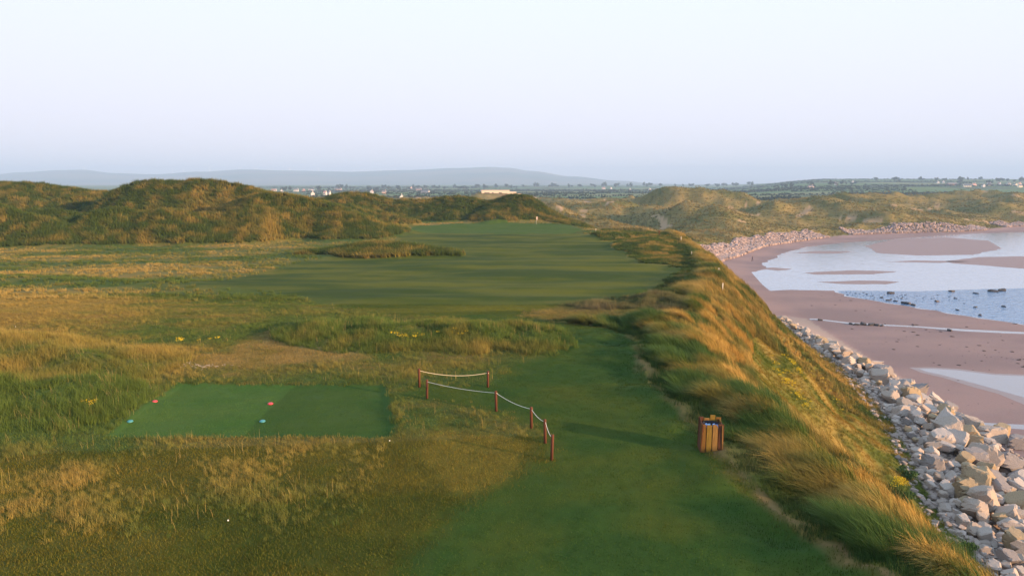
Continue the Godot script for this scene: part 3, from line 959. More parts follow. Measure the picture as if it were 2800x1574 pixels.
func course() -> void:
	# rope posts
	var spots := [[-4.6, 32.7, 0.95, "rope post at the head of the short rope nearest the tee corner"], [-1.2, 32.7, 0.83, "rope post at the path end of the short rope"], [-4.0, 30.9, 0.92, "rope post where the long rope begins beside the tee"], [-0.7, 29.1, 0.95, "second post of the long rope counted from the tee"], [0.8, 27.0, 0.92, "third post of the long rope counted from the tee"], [1.3, 25.4, 0.96, "fourth post of the long rope counted from the tee"], [1.45, 23.7, 0.98, "last post of the long rope at its path end"]]
	var tops: Array = []
	for s in spots:
		var at := Vector3(s[0], hgt(s[0], s[1]) - 0.05, -s[1])
		var h: float = s[2] + 0.05
		var o := base("rope_post", at, s[0])
		tag(o, "brown wooden " + s[3], "post", "brown rope posts by the tee")
		part("shaft", lathe([0.0, 0, 0.058, 0, 0.058, h - 0.02, 0.050, h, 0.0, h + 0.004], 10), M.post, o)
		part("rope_eye", lathe([0.0, -0.022, 0.018, -0.014, 0.024, 0, 0.018, 0.014, 0, 0.022], 8), M.rope, o, Vector3(0.062, h - 0.1, 0))
		o.rotation = Vector3(rng.randf_range(-0.03, 0.03), s[0], rng.randf_range(-0.03, 0.03))
		tops.append(at + Vector3(0, h - 0.1, 0))
	var hang := func(a: Vector3, b: Vector3, sag: float) -> PackedVector3Array:
		var p := PackedVector3Array()
		for i in 17:
			var t := i / 16.0
			p.append(a.lerp(b, t) - Vector3(0, sag * 4.0 * t * (1.0 - t), 0))
		return p
	var o := part("rope", tube(hang.call(tops[0], tops[1], 0.2), 0.013), M.rope, self)
	tag(o, "short pale rope sagging between the two posts by the tall grass", "rope", "pale ropes by the tee")
	var long := PackedVector3Array()
	for i in range(2, 6):
		var p: PackedVector3Array = hang.call(tops[i], tops[i + 1], [0.08, 0.1, 0.1, 0.1][i - 2])
		long.append_array(p if i == 2 else p.slice(1))
	o = part("rope", tube(long, 0.010), M.rope_grey, self)
	tag(o, "long thin pale rope strung along five posts beside the path", "rope", "pale ropes by the tee")
	# litter bin
	var at := Vector3(7.5, hgt(7.5, 24.6) - 0.02, -24.6)
	var b := base("litter_bin", at, deg_to_rad(-8))
	tag(b, "weathered wooden slatted litter bin standing at the path edge", "litter bin")
	var half := 0.42
	for side in 4:
		var turn := side * PI / 2
		for k in 4:
			var lean := 0.03
			var h: float = 1.13 + [0.0, -0.02, 0.01, 0.03][(k + side) % 4]
			if side == 2:
				h += 0.05 + [0.0, 0.06, -0.04, 0.02][k]
			var m: Material = [M.plank_a, M.plank_b, M.plank_c, M.plank_d][(k + side * 2) % 4] if side != 3 else M.plank_d
			var s := part("slat", board(0.185, h, 0.03), m, b)
			var off := (k - 1.5) * 0.215
			s.transform = Transform3D(Basis(Vector3.UP, turn) * Basis(Vector3.RIGHT, lean * -1.0), Basis(Vector3.UP, turn) * Vector3(off, 0, half - 0.03))
	for s in [[-1, -1], [1, -1], [-1, 1], [1, 1]]:
		part("corner_post", board(0.07, 1.08, 0.07), M.plank_d, b, Vector3(s[0] * (half - 0.075), 0, s[1] * (half - 0.075)))
	part("floor_board", board(0.72, 0.03, 0.72), M.plank_d, b, Vector3(0, 0.06, 0))
	var liner := part("liner", lathe([0.27, 0.1, 0.3, 1.02, 0.31, 1.06, 0.29, 1.02, 0.26, 0.12], 16), M.liner_dark, b)
	for s in [[-0.16, 0.30, 0.20, 0.2], [0.14, 0.33, 0.16, -0.3], [0.04, 0.25, 0.10, 0.6], [-0.25, 0.26, 0.1, 0.9]]:
		var f := part("bag_edge", board(s[2], 0.16, 0.012, 0.003), M.bag, liner, Vector3(s[0], 1.0, s[1]))
		f.rotation = Vector3(0.25, s[3], 0.15)
	# tee markers
	for s in [[-16.5, 30.3, "marker_red", "red tee marker at the edge of the tee beside the long bank"], [-11.2, 30.4, "marker_red", "red tee marker standing on the middle of the tee"], [-16.2, 27.7, "marker_teal", "teal tee marker half hidden at the edge of the tee by the bank"], [-10.7, 28.0, "marker_teal", "teal tee marker standing on the middle of the tee"]]:
		var t := base("tee_marker", Vector3(s[0], hgt(s[0], s[1]) - 0.10, -s[1]))
		tag(t, s[3], "tee marker", "coloured markers on the tee")
		part("dome", lathe([0.0, 0.0, 0.11, 0.0, 0.13, 0.025, 0.12, 0.055, 0.085, 0.078, 0.04, 0.088, 0.0, 0.09], 14), M[s[2]], t)
		part("spike", lathe([0.0, -0.1, 0.012, -0.02, 0.012, 0.02, 0, 0.02], 6), M.marker_white, t)
	for s in [[-4.8, 25.5, "small white ball lying below the near corner of the tee"], [-8.5, 19.1, "small white ball lying on the olive grass nearest the camera"], [-36.0, 48.4, "small white ball lying in the rough beyond the long bank"]]:
		var t := part("golf_ball", lathe([0, -0.024, 0.014, -0.02, 0.023, -0.008, 0.024, 0, 0.023, 0.008, 0.014, 0.02, 0, 0.024], 12), M.marker_white, self, Vector3(s[0], hgt(s[0], s[1]) + 0.035, -s[1]))
		tag(t, s[2], "golf ball", "white balls on the grass")
	# flag
	var fy := hgt(6.9, 193.5)
	var f := base("flagstick", Vector3(6.9, fy, -193.5))
	tag(f, "thin pale flagstick with drooping pinkish flag on the green", "flag")
	part("pole", lathe([0, -0.1, 0.022, -0.1, 0.022, 2.15, 0, 2.16], 8), M.marker_white, f)
	var cloth := SurfaceTool.new()
	cloth.begin(Mesh.PRIMITIVE_TRIANGLES)
	var grid := func(i: int, j: int) -> Vector3:
		var u := i / 6.0
		var t := j / 8.0
		return Vector3(0.03 + u * 0.36 * (1.0 - 0.15 * t), 2.14 - t * 0.85 - u * u * 0.18, sin(u * 7.0 + t * 2.0) * 0.07 * u)
	for i in 6:
		for j in 8:
			for p in [grid.call(i, j), grid.call(i + 1, j), grid.call(i + 1, j + 1), grid.call(i, j), grid.call(i + 1, j + 1), grid.call(i, j + 1)]: cloth.add_vertex(p)
	cloth.generate_normals()
	part("flag", cloth.commit(), M.flag, f)
	part("cup_rim", lathe([0.054, -0.02, 0.06, -0.02, 0.06, 0.006, 0.054, 0.006, 0.054, -0.02], 12), M.marker_white, f)
	# stakes along the bank
	for s in [[26.1, 85.3, 0.95, "tall white stake farther along the bank above the wet sand"], [22.9, 73.2, 0.78, "white stake behind the dark bushy rough at the bank edge"], [34.2, 137.7, 0.8, "small white stake on the slope of the grassy knoll"], [30.6, 115.6, 0.45, "short white stake below the grassy knoll"], [21.2, 172.4, 0.5, "tiny white stake beyond the fairway by the golden bank"]]:
		var y := hgt(s[0], s[1]) - 0.1
		var t := base("boundary_stake", Vector3(s[0], y, -s[1]))
		tag(t, s[3], "stake", "white stakes along the bank")
		part("shaft", board(0.09, s[2] + 0.35, 0.06, 0.012), M.stake, t)
		part("tip", lathe([0.045, 0, 0.03, 0.03, 0, 0.045], 4), M.stake, t, Vector3(0, s[2] + 0.35, 0))
	var py := hgt(32.7, 151.5) - 0.1
	var t := base("marker_post", Vector3(32.7, py, -151.5))
	tag(t, "dark wooden post with wider head on top of the knoll", "post")
	part("shaft", board(0.16, 1.15, 0.16, 0.02), M.plank_d, t)
	part("head", board(0.3, 0.28, 0.24, 0.04), M.plank_d, t, Vector3(0, 1.15, 0))

# ---------------------------------------------------------------- plants
func leafy(n: int, size: Vector3, leaf: float, seed_: int, up := 0.0) -> ArrayMesh:
	var r := RandomNumberGenerator.new()
	r.seed = seed_
	var v := PackedVector3Array()
	var c := PackedColorArray()
	var lobes: Array = []
	for i in 7:
		lobes.append(Vector3(r.randf_range(-0.6, 0.6), r.randf_range(-0.5, 0.6), r.randf_range(-0.6, 0.6)))
	for i in n:
		var p: Vector3 = Vector3(r.randfn(), r.randfn(), r.randfn()).normalized() * pow(r.randf(), 0.4) * 0.55 + lobes[r.randi() % 7]
		p = p.limit_length(1.05) * size + Vector3(0, up, 0)
		var a := Vector3(r.randfn(), r.randfn(), r.randfn()).normalized()
		var b := a.cross(Vector3(r.randfn(), r.randfn(), r.randfn())).normalized()
		var s := leaf * r.randf_range(0.6, 1.4)
		v.append_array([p - a * s, p + b * s * 0.5, p + a * s, p - a * s, p + a * s, p - b * s * 0.5])
		var t := r.randf_range(0.7, 1.3)
		for k in 6: c.append(Color(t, t, t))
	return mesh_of(v, c)

func plants() -> void:
	var g := RandomNumberGenerator.new()
	g.seed = 99
	var bush := leafy(900, Vector3(0.5, 0.35, 0.5), 0.05, 31, 0.35)
	var stem := tube(PackedVector3Array([Vector3(0, -0.1, 0), Vector3(0.02, 0.2, 0), Vector3(-0.03, 0.4, 0.02)]), 0.03)
	for s in [[31.5, 51.4, 1.5, "small dark green bush on the gravel above the boulders"], [28.6, 46.6, 1.3, "dark green bush in the hollow beside the yellow flowered plant"], [29.5, 41.0, 1.2, "dark green bush at the foot of the bank near the bare gravel"]]:
		var o := base("bush", Vector3(s[0], hgt(s[0], s[1]) - 0.05, -s[1]), g.randf() * TAU)
		tag(o, s[3], "bush", "dark bushes at the foot of the bank")
		part("foliage", bush, M.bush, o).scale = Vector3.ONE * s[2]
		part("stem", stem, M.plank_d, o).scale = Vector3.ONE * s[2]
	# the big yellow flowered plant
	var at := Vector3(27.6, 0, -46.0)
	at.y = hgt(at.x, -at.z) - 0.05
	var o := base("ragwort", at)
	tag(o, "tall green plant topped with yellow flowers low on the bank", "plant")
	part("foliage", tuft(160, 0.8, 0.8, 1.7, 0.05, Vector2(0, 0), 0.25, 0.0, 71), M.bush, o)
	part("flowers", leafy(420, Vector3(0.75, 0.35, 0.6), 0.05, 72, 1.55), M.yellow, o)
	# yellow flowers in drifts
	var flower := leafy(26, Vector3(0.22, 0.08, 0.22), 0.035, 81, 0.16)
	for q in [[23.4, 55.0, 1.2, 3.4, 80], [25.6, 60.0, 0.8, 2.4, 30], [19.5, 37.0, 2.0, 2.0, 8], [26.0, 46.0, 1.6, 2.0, 12], [-6.6, 42.0, 1.6, 0.8, 14], [-4.0, 42.5, 1.5, 0.6, 6], [-20.0, 43.0, 2.0, 0.8, 7], [-18.6, 29.0, 0.6, 0.4, 5], [31.0, 66.0, 2.0, 4.0, 30]]:
		for i in q[4]:
			var x: float = q[0] + g.randfn() * q[2] * 0.45
			var d: float = q[1] + g.randfn() * q[3] * 0.45
			var y := hgt(x, d)
			grow("flower", 0, x, y + (0.12 if out < 0.0 else 0.0), d, g.randf_range(0.5, 1.1), g.randf() * TAU, 1.0, Color(1, 1, 1) * g.randf_range(0.8, 1.1))
	plant("flower", "yellow_flowers", [flower], M.yellow, "scattered yellow wild flowers in the rough and on the bank", "flowers")
	for i in 80:
		var x := -17.0 + g.randfn() * 0.75
		var d := 36.4 + g.randfn() * 0.28
		grow("white", 0, x, hgt(x, d) + 0.02, d, g.randf_range(0.15, 0.4), g.randf() * TAU, 0.7, Color(1, 1, 1))
	plant("white", "white_flowers", [flower], M.white_petal, "patch of tiny white flowers behind the tee", "flowers")

# ---------------------------------------------------------------- far things
func prism(w: float, h: float, l: float) -> ArrayMesh:
	var st := SurfaceTool.new()
	st.begin(Mesh.PRIMITIVE_TRIANGLES)
	st.set_smooth_group(-1)
	var a := [Vector3(-l / 2, 0, w / 2), Vector3(l / 2, 0, w / 2), Vector3(l / 2, 0, -w / 2), Vector3(-l / 2, 0, -w / 2), Vector3(-l / 2, h, 0), Vector3(l / 2, h, 0)]
	for i in [0, 4, 5, 0, 5, 1, 2, 5, 4, 2, 4, 3, 0, 3, 4, 1, 5, 2, 0, 1, 2, 0, 2, 3]: st.add_vertex(a[i])
	st.generate_normals()
	return st.commit()

func box(x: float, y: float, z: float) -> BoxMesh:
	var b := BoxMesh.new()
	b.size = Vector3(x, y, z)
	return b

func land(x: float, d: float) -> float:
	return hgt(x, d) if d < 735.0 else farmland(x, d)

func far_things() -> void:
	var g := RandomNumberGenerator.new()
	g.seed = 1212
	# the flat roofed house on the dune
	var at := Vector3(-14, land(-14, 645) - 0.4, -645)
	var h := base("modern_house", at, 0.12)
	tag(h, "cream flat roofed modern house standing on the distant dune", "house")
	part("main_block", box(26, 5.4, 12), M.cream, h, Vector3(-2, 2.7, 0))
	part("low_wing", box(9, 2.0, 11), M.cream, h, Vector3(-16.5, 1.0, 0.5))
	part("low_wing", box(7, 4.2, 10), M.cream, h, Vector3(14.2, 2.1, -0.5))
	part("low_wing", box(5, 2.6, 9), M.cream, h, Vector3(19.8, 1.3, -0.5))
	part("roof_edge", box(26.6, 0.35, 12.6), M.cream, h, Vector3(-2, 5.57, 0))
	for s in [[-10.0, 2.9, 4.8, 1.3], [-4.6, 2.7, 1.8, 1.7], [2.6, 2.9, 2.8, 1.3]]:
		var f := part("window", box(s[2], s[3], 0.16), M.window_frame, h, Vector3(s[0], s[1], 6.03))
		part("pane", box(s[2] - 0.3, s[3] - 0.3, 0.04), M.pane, f, Vector3(0, 0, 0.09))
	part("garden_wall", box(14, 1.5, 0.4), M.roof_red, h, Vector3(9, 0.7, 8.5))
	# houses on the plain: column, row of the base, length in metres, tone
	var list := [
		[755, 524, 18, 0, "white"], [776, 526, 12, 1, "white"], [815, 523, 16, 0, "white"], [835, 524, 14, 1, "brown"], [857, 521, 20, 0, "white"], [860, 534, 8, 1, "white"], [893, 532, 10, 0, "white"], [904, 533, 9, 0, "white"], [929, 521, 24, 0, "pink"], [1020, 528, 12, 1, "white"], [1053, 530, 15, 0, "pink"], [1101, 546, 8, 1, "white"], [1128, 515, 14, 1, "pink"], [1147, 520, 20, 0, "brown"], [1165, 529, 30, 0, "grey"],
		[1648, 517, 12, 0, "white"], [1668, 517, 9, 1, "white"], [1720, 521, 10, 1, "white"], [1797, 523, 22, 0, "pink"], [1773, 521, 8, 1, "white"],
		[2209, 515, 20, 0, "pink"], [2277, 506, 9, 1, "white"], [2322, 499, 10, 1, "white"], [2552, 501, 9, 1, "white"], [2567, 500, 9, 1, "white"], [2590, 507, 40, 0, "brown"], [2632, 511, 24, 0, "cream"], [2650, 509, 16, 0, "pink"], [2676, 511, 9, 1, "white"], [2691, 507, 13, 0, "white"], [2718, 506, 10, 1, "white"], [2744, 506, 12, 0, "white"], [2762, 508, 16, 1, "cream"], [2773, 507, 14, 0, "cream"], [2775, 512, 14, 0, "cream"], [2798, 503, 12, 0, "white"]]
	var n := 0
	var toward := ["above the notch between the dunes", "behind the dark dune beyond the green", "above the rolling far dunes", "on the rising fields across the bay"]
	for s in list:
		var d := 700.0
		var a: float = (s[0] - 1400.0) / 1865.0
		var row := 999.0
		while d < 4200.0:
			row = 500.0 + (10.0 - farmland(a * d, d)) * 1865.0 / d
			if row <= s[1]:
				break
			d += 12.0
		d = minf(d, 3300.0)
		var p := Vector3(a * d, farmland(a * d, d) - 0.3, -d)
		var o := base("farmhouse", p, g.randf_range(-0.3, 0.3) + (PI / 2 if s[3] == 1 else 0.0))
		var l: float = s[2] * d / 2500.0
		var w := clampf(l * 0.5, 6, 9)
		var wall: Material = {"white": M.house_white, "pink": M.house_pink, "cream": M.house_cream, "brown": M.house_brown, "grey": M.house_grey}[s[4]]
		part("wall", box(l, 4.2, w), wall, o, Vector3(0, 2.1, 0))
		part("gable", prism(w, 3.2, l), wall, o, Vector3(0, 4.2, 0))
		var roof := part("roof", prism(w + 0.8, 3.5, l - 0.6), M.slate if n % 3 else M.roof_red, o, Vector3(0, 4.22, 0))
		part("chimney", box(0.9, 2.0, 0.9), wall, roof, Vector3(l * 0.38, 3.6, 0))
		for k in 3:
			var wd := part("window", box(1.3, 1.4, 0.1), M.pane, o, Vector3((k - 1) * l * 0.3, 2.2, w / 2 + 0.04))
		var zone := 0 if s[0] < 960 else 1 if s[0] < 1300 else 2 if s[0] < 2100 else 3
		var size := "long" if s[2] > 17 else "small" if s[2] < 11 else "mid sized"
		var side := "gable end facing the sea" if s[3] == 1 else "broad side facing the links"
		tag(o, "%s %s farmhouse %s, %s" % [size, s[4], toward[zone], side], "house", "farmhouses on the far plain")
		n += 1
	# trees and hedges
	var crowns := [leafy(260, Vector3(3.6, 3.2, 3.6), 0.75, 61, 4.6), leafy(260, Vector3(4.6, 2.8, 3.8), 0.75, 62, 4.2), leafy(240, Vector3(3.0, 3.8, 3.0), 0.7, 63, 5.0)]
	var trunk := tube(PackedVector3Array([Vector3(0, -0.4, 0), Vector3(0.1, 1.6, 0), Vector3(-0.15, 3.4, 0.1), Vector3(0.1, 5.2, 0)]), 0.28)
	var spots: Array = []
	for s in [[775, 790, 521, 4], [795, 803, 520, 3], [860, 915, 519, 6], [925, 975, 516, 9], [985, 1040, 520, 6], [1050, 1140, 517, 14], [1140, 1300, 516, 22], [1300, 1420, 514, 14], [1420, 1520, 512, 9], [1520, 1700, 511, 14], [1700, 1960, 510, 18], [1960, 2080, 508, 8], [2080, 2240, 512, 16], [2200, 2330, 505, 16], [2380, 2385, 495, 2], [2420, 2460, 496, 4], [2500, 2516, 494, 3], [2545, 2575, 494, 4], [2605, 2670, 494, 9], [2690, 2790, 497, 9], [2610, 2665, 505, 6], [2680, 2700, 503, 3]]:
		for i in s[3]:
			spots.append([g.randf_range(s[0], s[1]), s[2] + g.randf_range(-1.5, 2.0)])
	for s in spots:
		var d := 900.0
		var a: float = (s[0] - 1400.0) / 1865.0
		while d < 3300.0 and 500.0 + (10.0 - farmland(a * d, d)) * 1865.0 / d > s[1]:
			d += 15.0
		d += g.randf_range(-60, 60)
		var o := base("tree", Vector3(a * d, farmland(a * d, d), -d), g.randf() * TAU)
		var k := d / 2300.0 * g.randf_range(1.0, 1.9)
		o.scale = Vector3(k * 1.25, k, k * 1.25)
		part("trunk", trunk, M.bark, o)
		var shape := g.randi() % 3
		part("crown", crowns[shape], M.tree, o)
		tag(o, "%s %s tree on the far plain " % ["tall" if k * 2300.0 / d > 1.5 else "low", ["rounded", "broad", "upright"][shape]] + ("beyond the tall dunes" if s[0] < 1040 else "behind the flat roofed house" if s[0] < 1500 else "above the rolling far dunes" if s[0] < 2090 else "on the skyline of the fields across the bay"), "tree", "trees on the far plain")
	var row_ := 0
	for i in 42:
		var d0 := 850.0 * pow(1.034, i)
		var a0 := g.randf_range(-0.55, 0.55)
		var a1 := a0 + g.randf_range(0.12, 0.5)
		var t := 0.0
		while t < 1.0:
			var d := d0 * (1.0 + (t - 0.5) * 0.02) + g.randf_range(-3, 3)
			var a := lerpf(a0, a1, t)
			var x := a * d
			if x < 400.0 + (d - 450.0) * 1.7:
				grow("hedge", g.randi() % 3, x, farmland(x, d) - 1.2 * d / 2300.0, d, 0.75 * g.randf_range(0.6, 1.4), g.randf() * TAU, 0.7, Color(1, 1, 1) * g.randf_range(0.8, 1.2))
			t += 4.5 / ((a1 - a0) * d)
	plant("hedge", "hedgerows", crowns, M.tree, "dark hedgerows dividing the fields of the far plain", "hedge")
	# wind turbines on the hills
	var tower := lathe([0, -6, 3.2, -6, 2.0, 66, 0, 66.4], 8)
	var hub := lathe([0, -1.8, 1.4, -1.2, 1.8, 0.6, 1.2, 2.2, 0, 2.6], 8)
	var blade := tube(PackedVector3Array([Vector3(0, 0, 0), Vector3(0.3, 12, 0), Vector3(0.1, 24, 0), Vector3(0, 34, 0)]), 1.4, 4)
	var col := [[142, 478], [181, 478], [189, 488], [246, 474], [484, 480], [514, 476], [584, 471], [666, 471], [706, 474], [740, 477], [800, 472], [878, 474], [975, 471], [995, 471], [1005, 470], [1014, 470], [1024, 470], [1033, 470], [1045, 470], [1060, 471], [1072, 471], [1085, 470], [1107, 469]]
	for i in col.size():
		var small: bool = col[i][0] > 900
		var d := 10200.0 if small else 9500.0
		var x: float = (col[i][0] - 1400.0) / 1865.0 * d
		var y: float = 10.0 + (500.0 - col[i][1]) / 1865.0 * d - 4.0
		var o := base("wind_turbine", Vector3(x, y, -d), g.randf_range(-0.5, 0.5))
		o.scale = Vector3.ONE * (0.55 if small else 1.0)
		part("tower", tower, M.turbine, o)
		var r := part("rotor_hub", hub, M.turbine, o, Vector3(0, 67, 3))
		r.rotation.z = g.randf() * TAU
		for k in 3:
			part("blade", blade, M.turbine, r, Vector3.ZERO).rotation.z = TAU * k / 3
		tag(o, ("tiny white wind turbine in the long row on the far hilltop" if small else "pale wind turbine on the hills above the tall dunes, number %s from the hill's end" % ["one", "two", "three", "four", "five", "six", "seven", "eight", "nine", "ten", "eleven", "twelve"][i]), "wind turbine", "row of turbines on the far hilltop" if small else "turbines on the hills above the dunes")

# ---------------------------------------------------------------- the walker
func person() -> void:
	var bones := [
		[Vector3(0, 0.92, 0), Vector3(0, 1.38, 0.02), 0.135, 0.15], [Vector3(-0.14, 1.36, 0.01), Vector3(0.14, 1.36, 0.01), 0.075, 0.075], [Vector3(0, 1.42, 0.02), Vector3(0, 1.53, 0.03), 0.055, 0.055],
		[Vector3(0, 1.57, 0.045), Vector3(0, 1.65, 0.035), 0.078, 0.088],
		[Vector3(-0.08, 0.9, 0), Vector3(-0.09, 0.48, -0.08), 0.095, 0.062], [Vector3(-0.09, 0.48, -0.08), Vector3(-0.09, 0.07, -0.2), 0.06, 0.042], [Vector3(-0.09, 0.045, -0.2), Vector3(-0.09, 0.035, -0.04), 0.042, 0.036],
		[Vector3(0.08, 0.9, 0), Vector3(0.09, 0.48, 0.12), 0.095, 0.062], [Vector3(0.09, 0.48, 0.12), Vector3(0.09, 0.07, 0.12), 0.06, 0.042], [Vector3(0.09, 0.045, 0.1), Vector3(0.09, 0.035, 0.27), 0.042, 0.036],
		[Vector3(-0.19, 1.36, 0.01), Vector3(-0.24, 1.08, 0.08), 0.055, 0.045], [Vector3(-0.24, 1.08, 0.08), Vector3(-0.22, 0.86, 0.2), 0.042, 0.034], [Vector3(-0.22, 0.86, 0.2), Vector3(-0.22, 0.76, 0.25), 0.036, 0.024],
		[Vector3(0.19, 1.36, 0.01), Vector3(0.24, 1.08, -0.06), 0.055, 0.045], [Vector3(0.24, 1.08, -0.06), Vector3(0.23, 0.85, -0.08), 0.042, 0.034], [Vector3(0.23, 0.85, -0.08), Vector3(0.23, 0.75, -0.06), 0.036, 0.024],
		[Vector3(0, 1.585, 0.125), Vector3(0, 1.60, 0.115), 0.014, 0.012]]
	var cell := 0.024
	var lo := Vector3(-0.36, -0.02, -0.34)
	var nx := 30
	var ny := 76
	var nz := 30
	var f := PackedFloat32Array()
	f.resize(nx * ny * nz)
	for i in nx:
		for j in ny:
			for k in nz:
				var p := lo + Vector3(i, j, k) * cell
				var best := 1.0
				for b in bones:
					var a: Vector3 = b[0]
					var e: Vector3 = b[1] - a
					var t := clampf((p - a).dot(e) / e.length_squared(), 0, 1)
					var q: float = p.distance_to(a + e * t) - lerpf(b[2], b[3], t)
					var s := clampf(0.5 + 0.5 * (best - q) / 0.035, 0, 1)
					best = lerpf(best, q, s) - 0.035 * s * (1.0 - s)
				f[(i * ny + j) * nz + k] = best
	var id := {}
	var v := PackedVector3Array()
	var c := PackedColorArray()
	var ix := PackedInt32Array()
	for i in nx - 1:
		for j in ny - 1:
			for k in nz - 1:
				var sum := Vector3.ZERO
				var n := 0
				for e in [[0, 0, 0, 1, 0, 0], [0, 1, 0, 1, 1, 0], [0, 0, 1, 1, 0, 1], [0, 1, 1, 1, 1, 1], [0, 0, 0, 0, 1, 0], [1, 0, 0, 1, 1, 0], [0, 0, 1, 0, 1, 1], [1, 0, 1, 1, 1, 1], [0, 0, 0, 0, 0, 1], [1, 0, 0, 1, 0, 1], [0, 1, 0, 0, 1, 1], [1, 1, 0, 1, 1, 1]]:
					var a := f[((i + e[0]) * ny + j + e[1]) * nz + k + e[2]]
					var b := f[((i + e[3]) * ny + j + e[4]) * nz + k + e[5]]
					if (a < 0.0) != (b < 0.0):
						sum += Vector3(e[0], e[1], e[2]).lerp(Vector3(e[3], e[4], e[5]), a / (a - b))
						n += 1
				if n:
					id[(i * ny + j) * nz + k] = v.size()
					var p := lo + (Vector3(i, j, k) + sum / n) * cell
					v.append(p)
					c.append(Color(0.36, 0.22, 0.16) if p.y > 1.48 or (absf(p.x) > 0.17 and p.y < 0.86) else Color(0.055, 0.05, 0.07) if p.y > 0.92 else Color(0.04, 0.045, 0.07) if p.y > 0.09 else Color(0.03, 0.025, 0.022))
	for i in range(1, nx - 1):
		for j in range(1, ny - 1):
			for k in range(1, nz - 1):
				var a := f[(i * ny + j) * nz + k]
				for axis in 3:
					var o := [Vector3i(1, 0, 0), Vector3i(0, 1, 0), Vector3i(0, 0, 1)][axis] as Vector3i
					var b := f[((i + o.x) * ny + j + o.y) * nz + k + o.z]
					if (a < 0.0) == (b < 0.0):
						continue
					var u := [Vector3i(0, 1, 0), Vector3i(0, 0, 1), Vector3i(1, 0, 0)][axis] as Vector3i
					var w := [Vector3i(0, 0, 1), Vector3i(1, 0, 0), Vector3i(0, 1, 0)][axis] as Vector3i
					var q: Array = []
					for s in [u + w, w, Vector3i.ZERO, u]:
						q.append(id[((i - s.x) * ny + j - s.y) * nz + k - s.z])
					if a < 0.0:
						ix.append_array([q[0], q[2], q[1], q[0], q[3], q[2]])
					else:
						ix.append_array([q[0], q[1], q[2], q[0], q[2], q[3]])
	var st := SurfaceTool.new()
	st.create_from(mesh_of(v, c, PackedVector3Array(), ix), 0)
	st.generate_normals()
	var at := Vector3(79.4, LAND_AT_SEA, -223.9)
	var o := base("person", at, 0.6)
	tag(o, "person in dark clothes walking alone on the sand by the rocks", "person")
	part("body", st.commit(), M.person, o)
	part("hair", lathe([0.0, 0.0, 0.075, 0.0, 0.097, 0.04, 0.09, 0.085, 0.055, 0.115, 0, 0.125], 12), M.hair, o, Vector3(0, 1.625, 0.028))

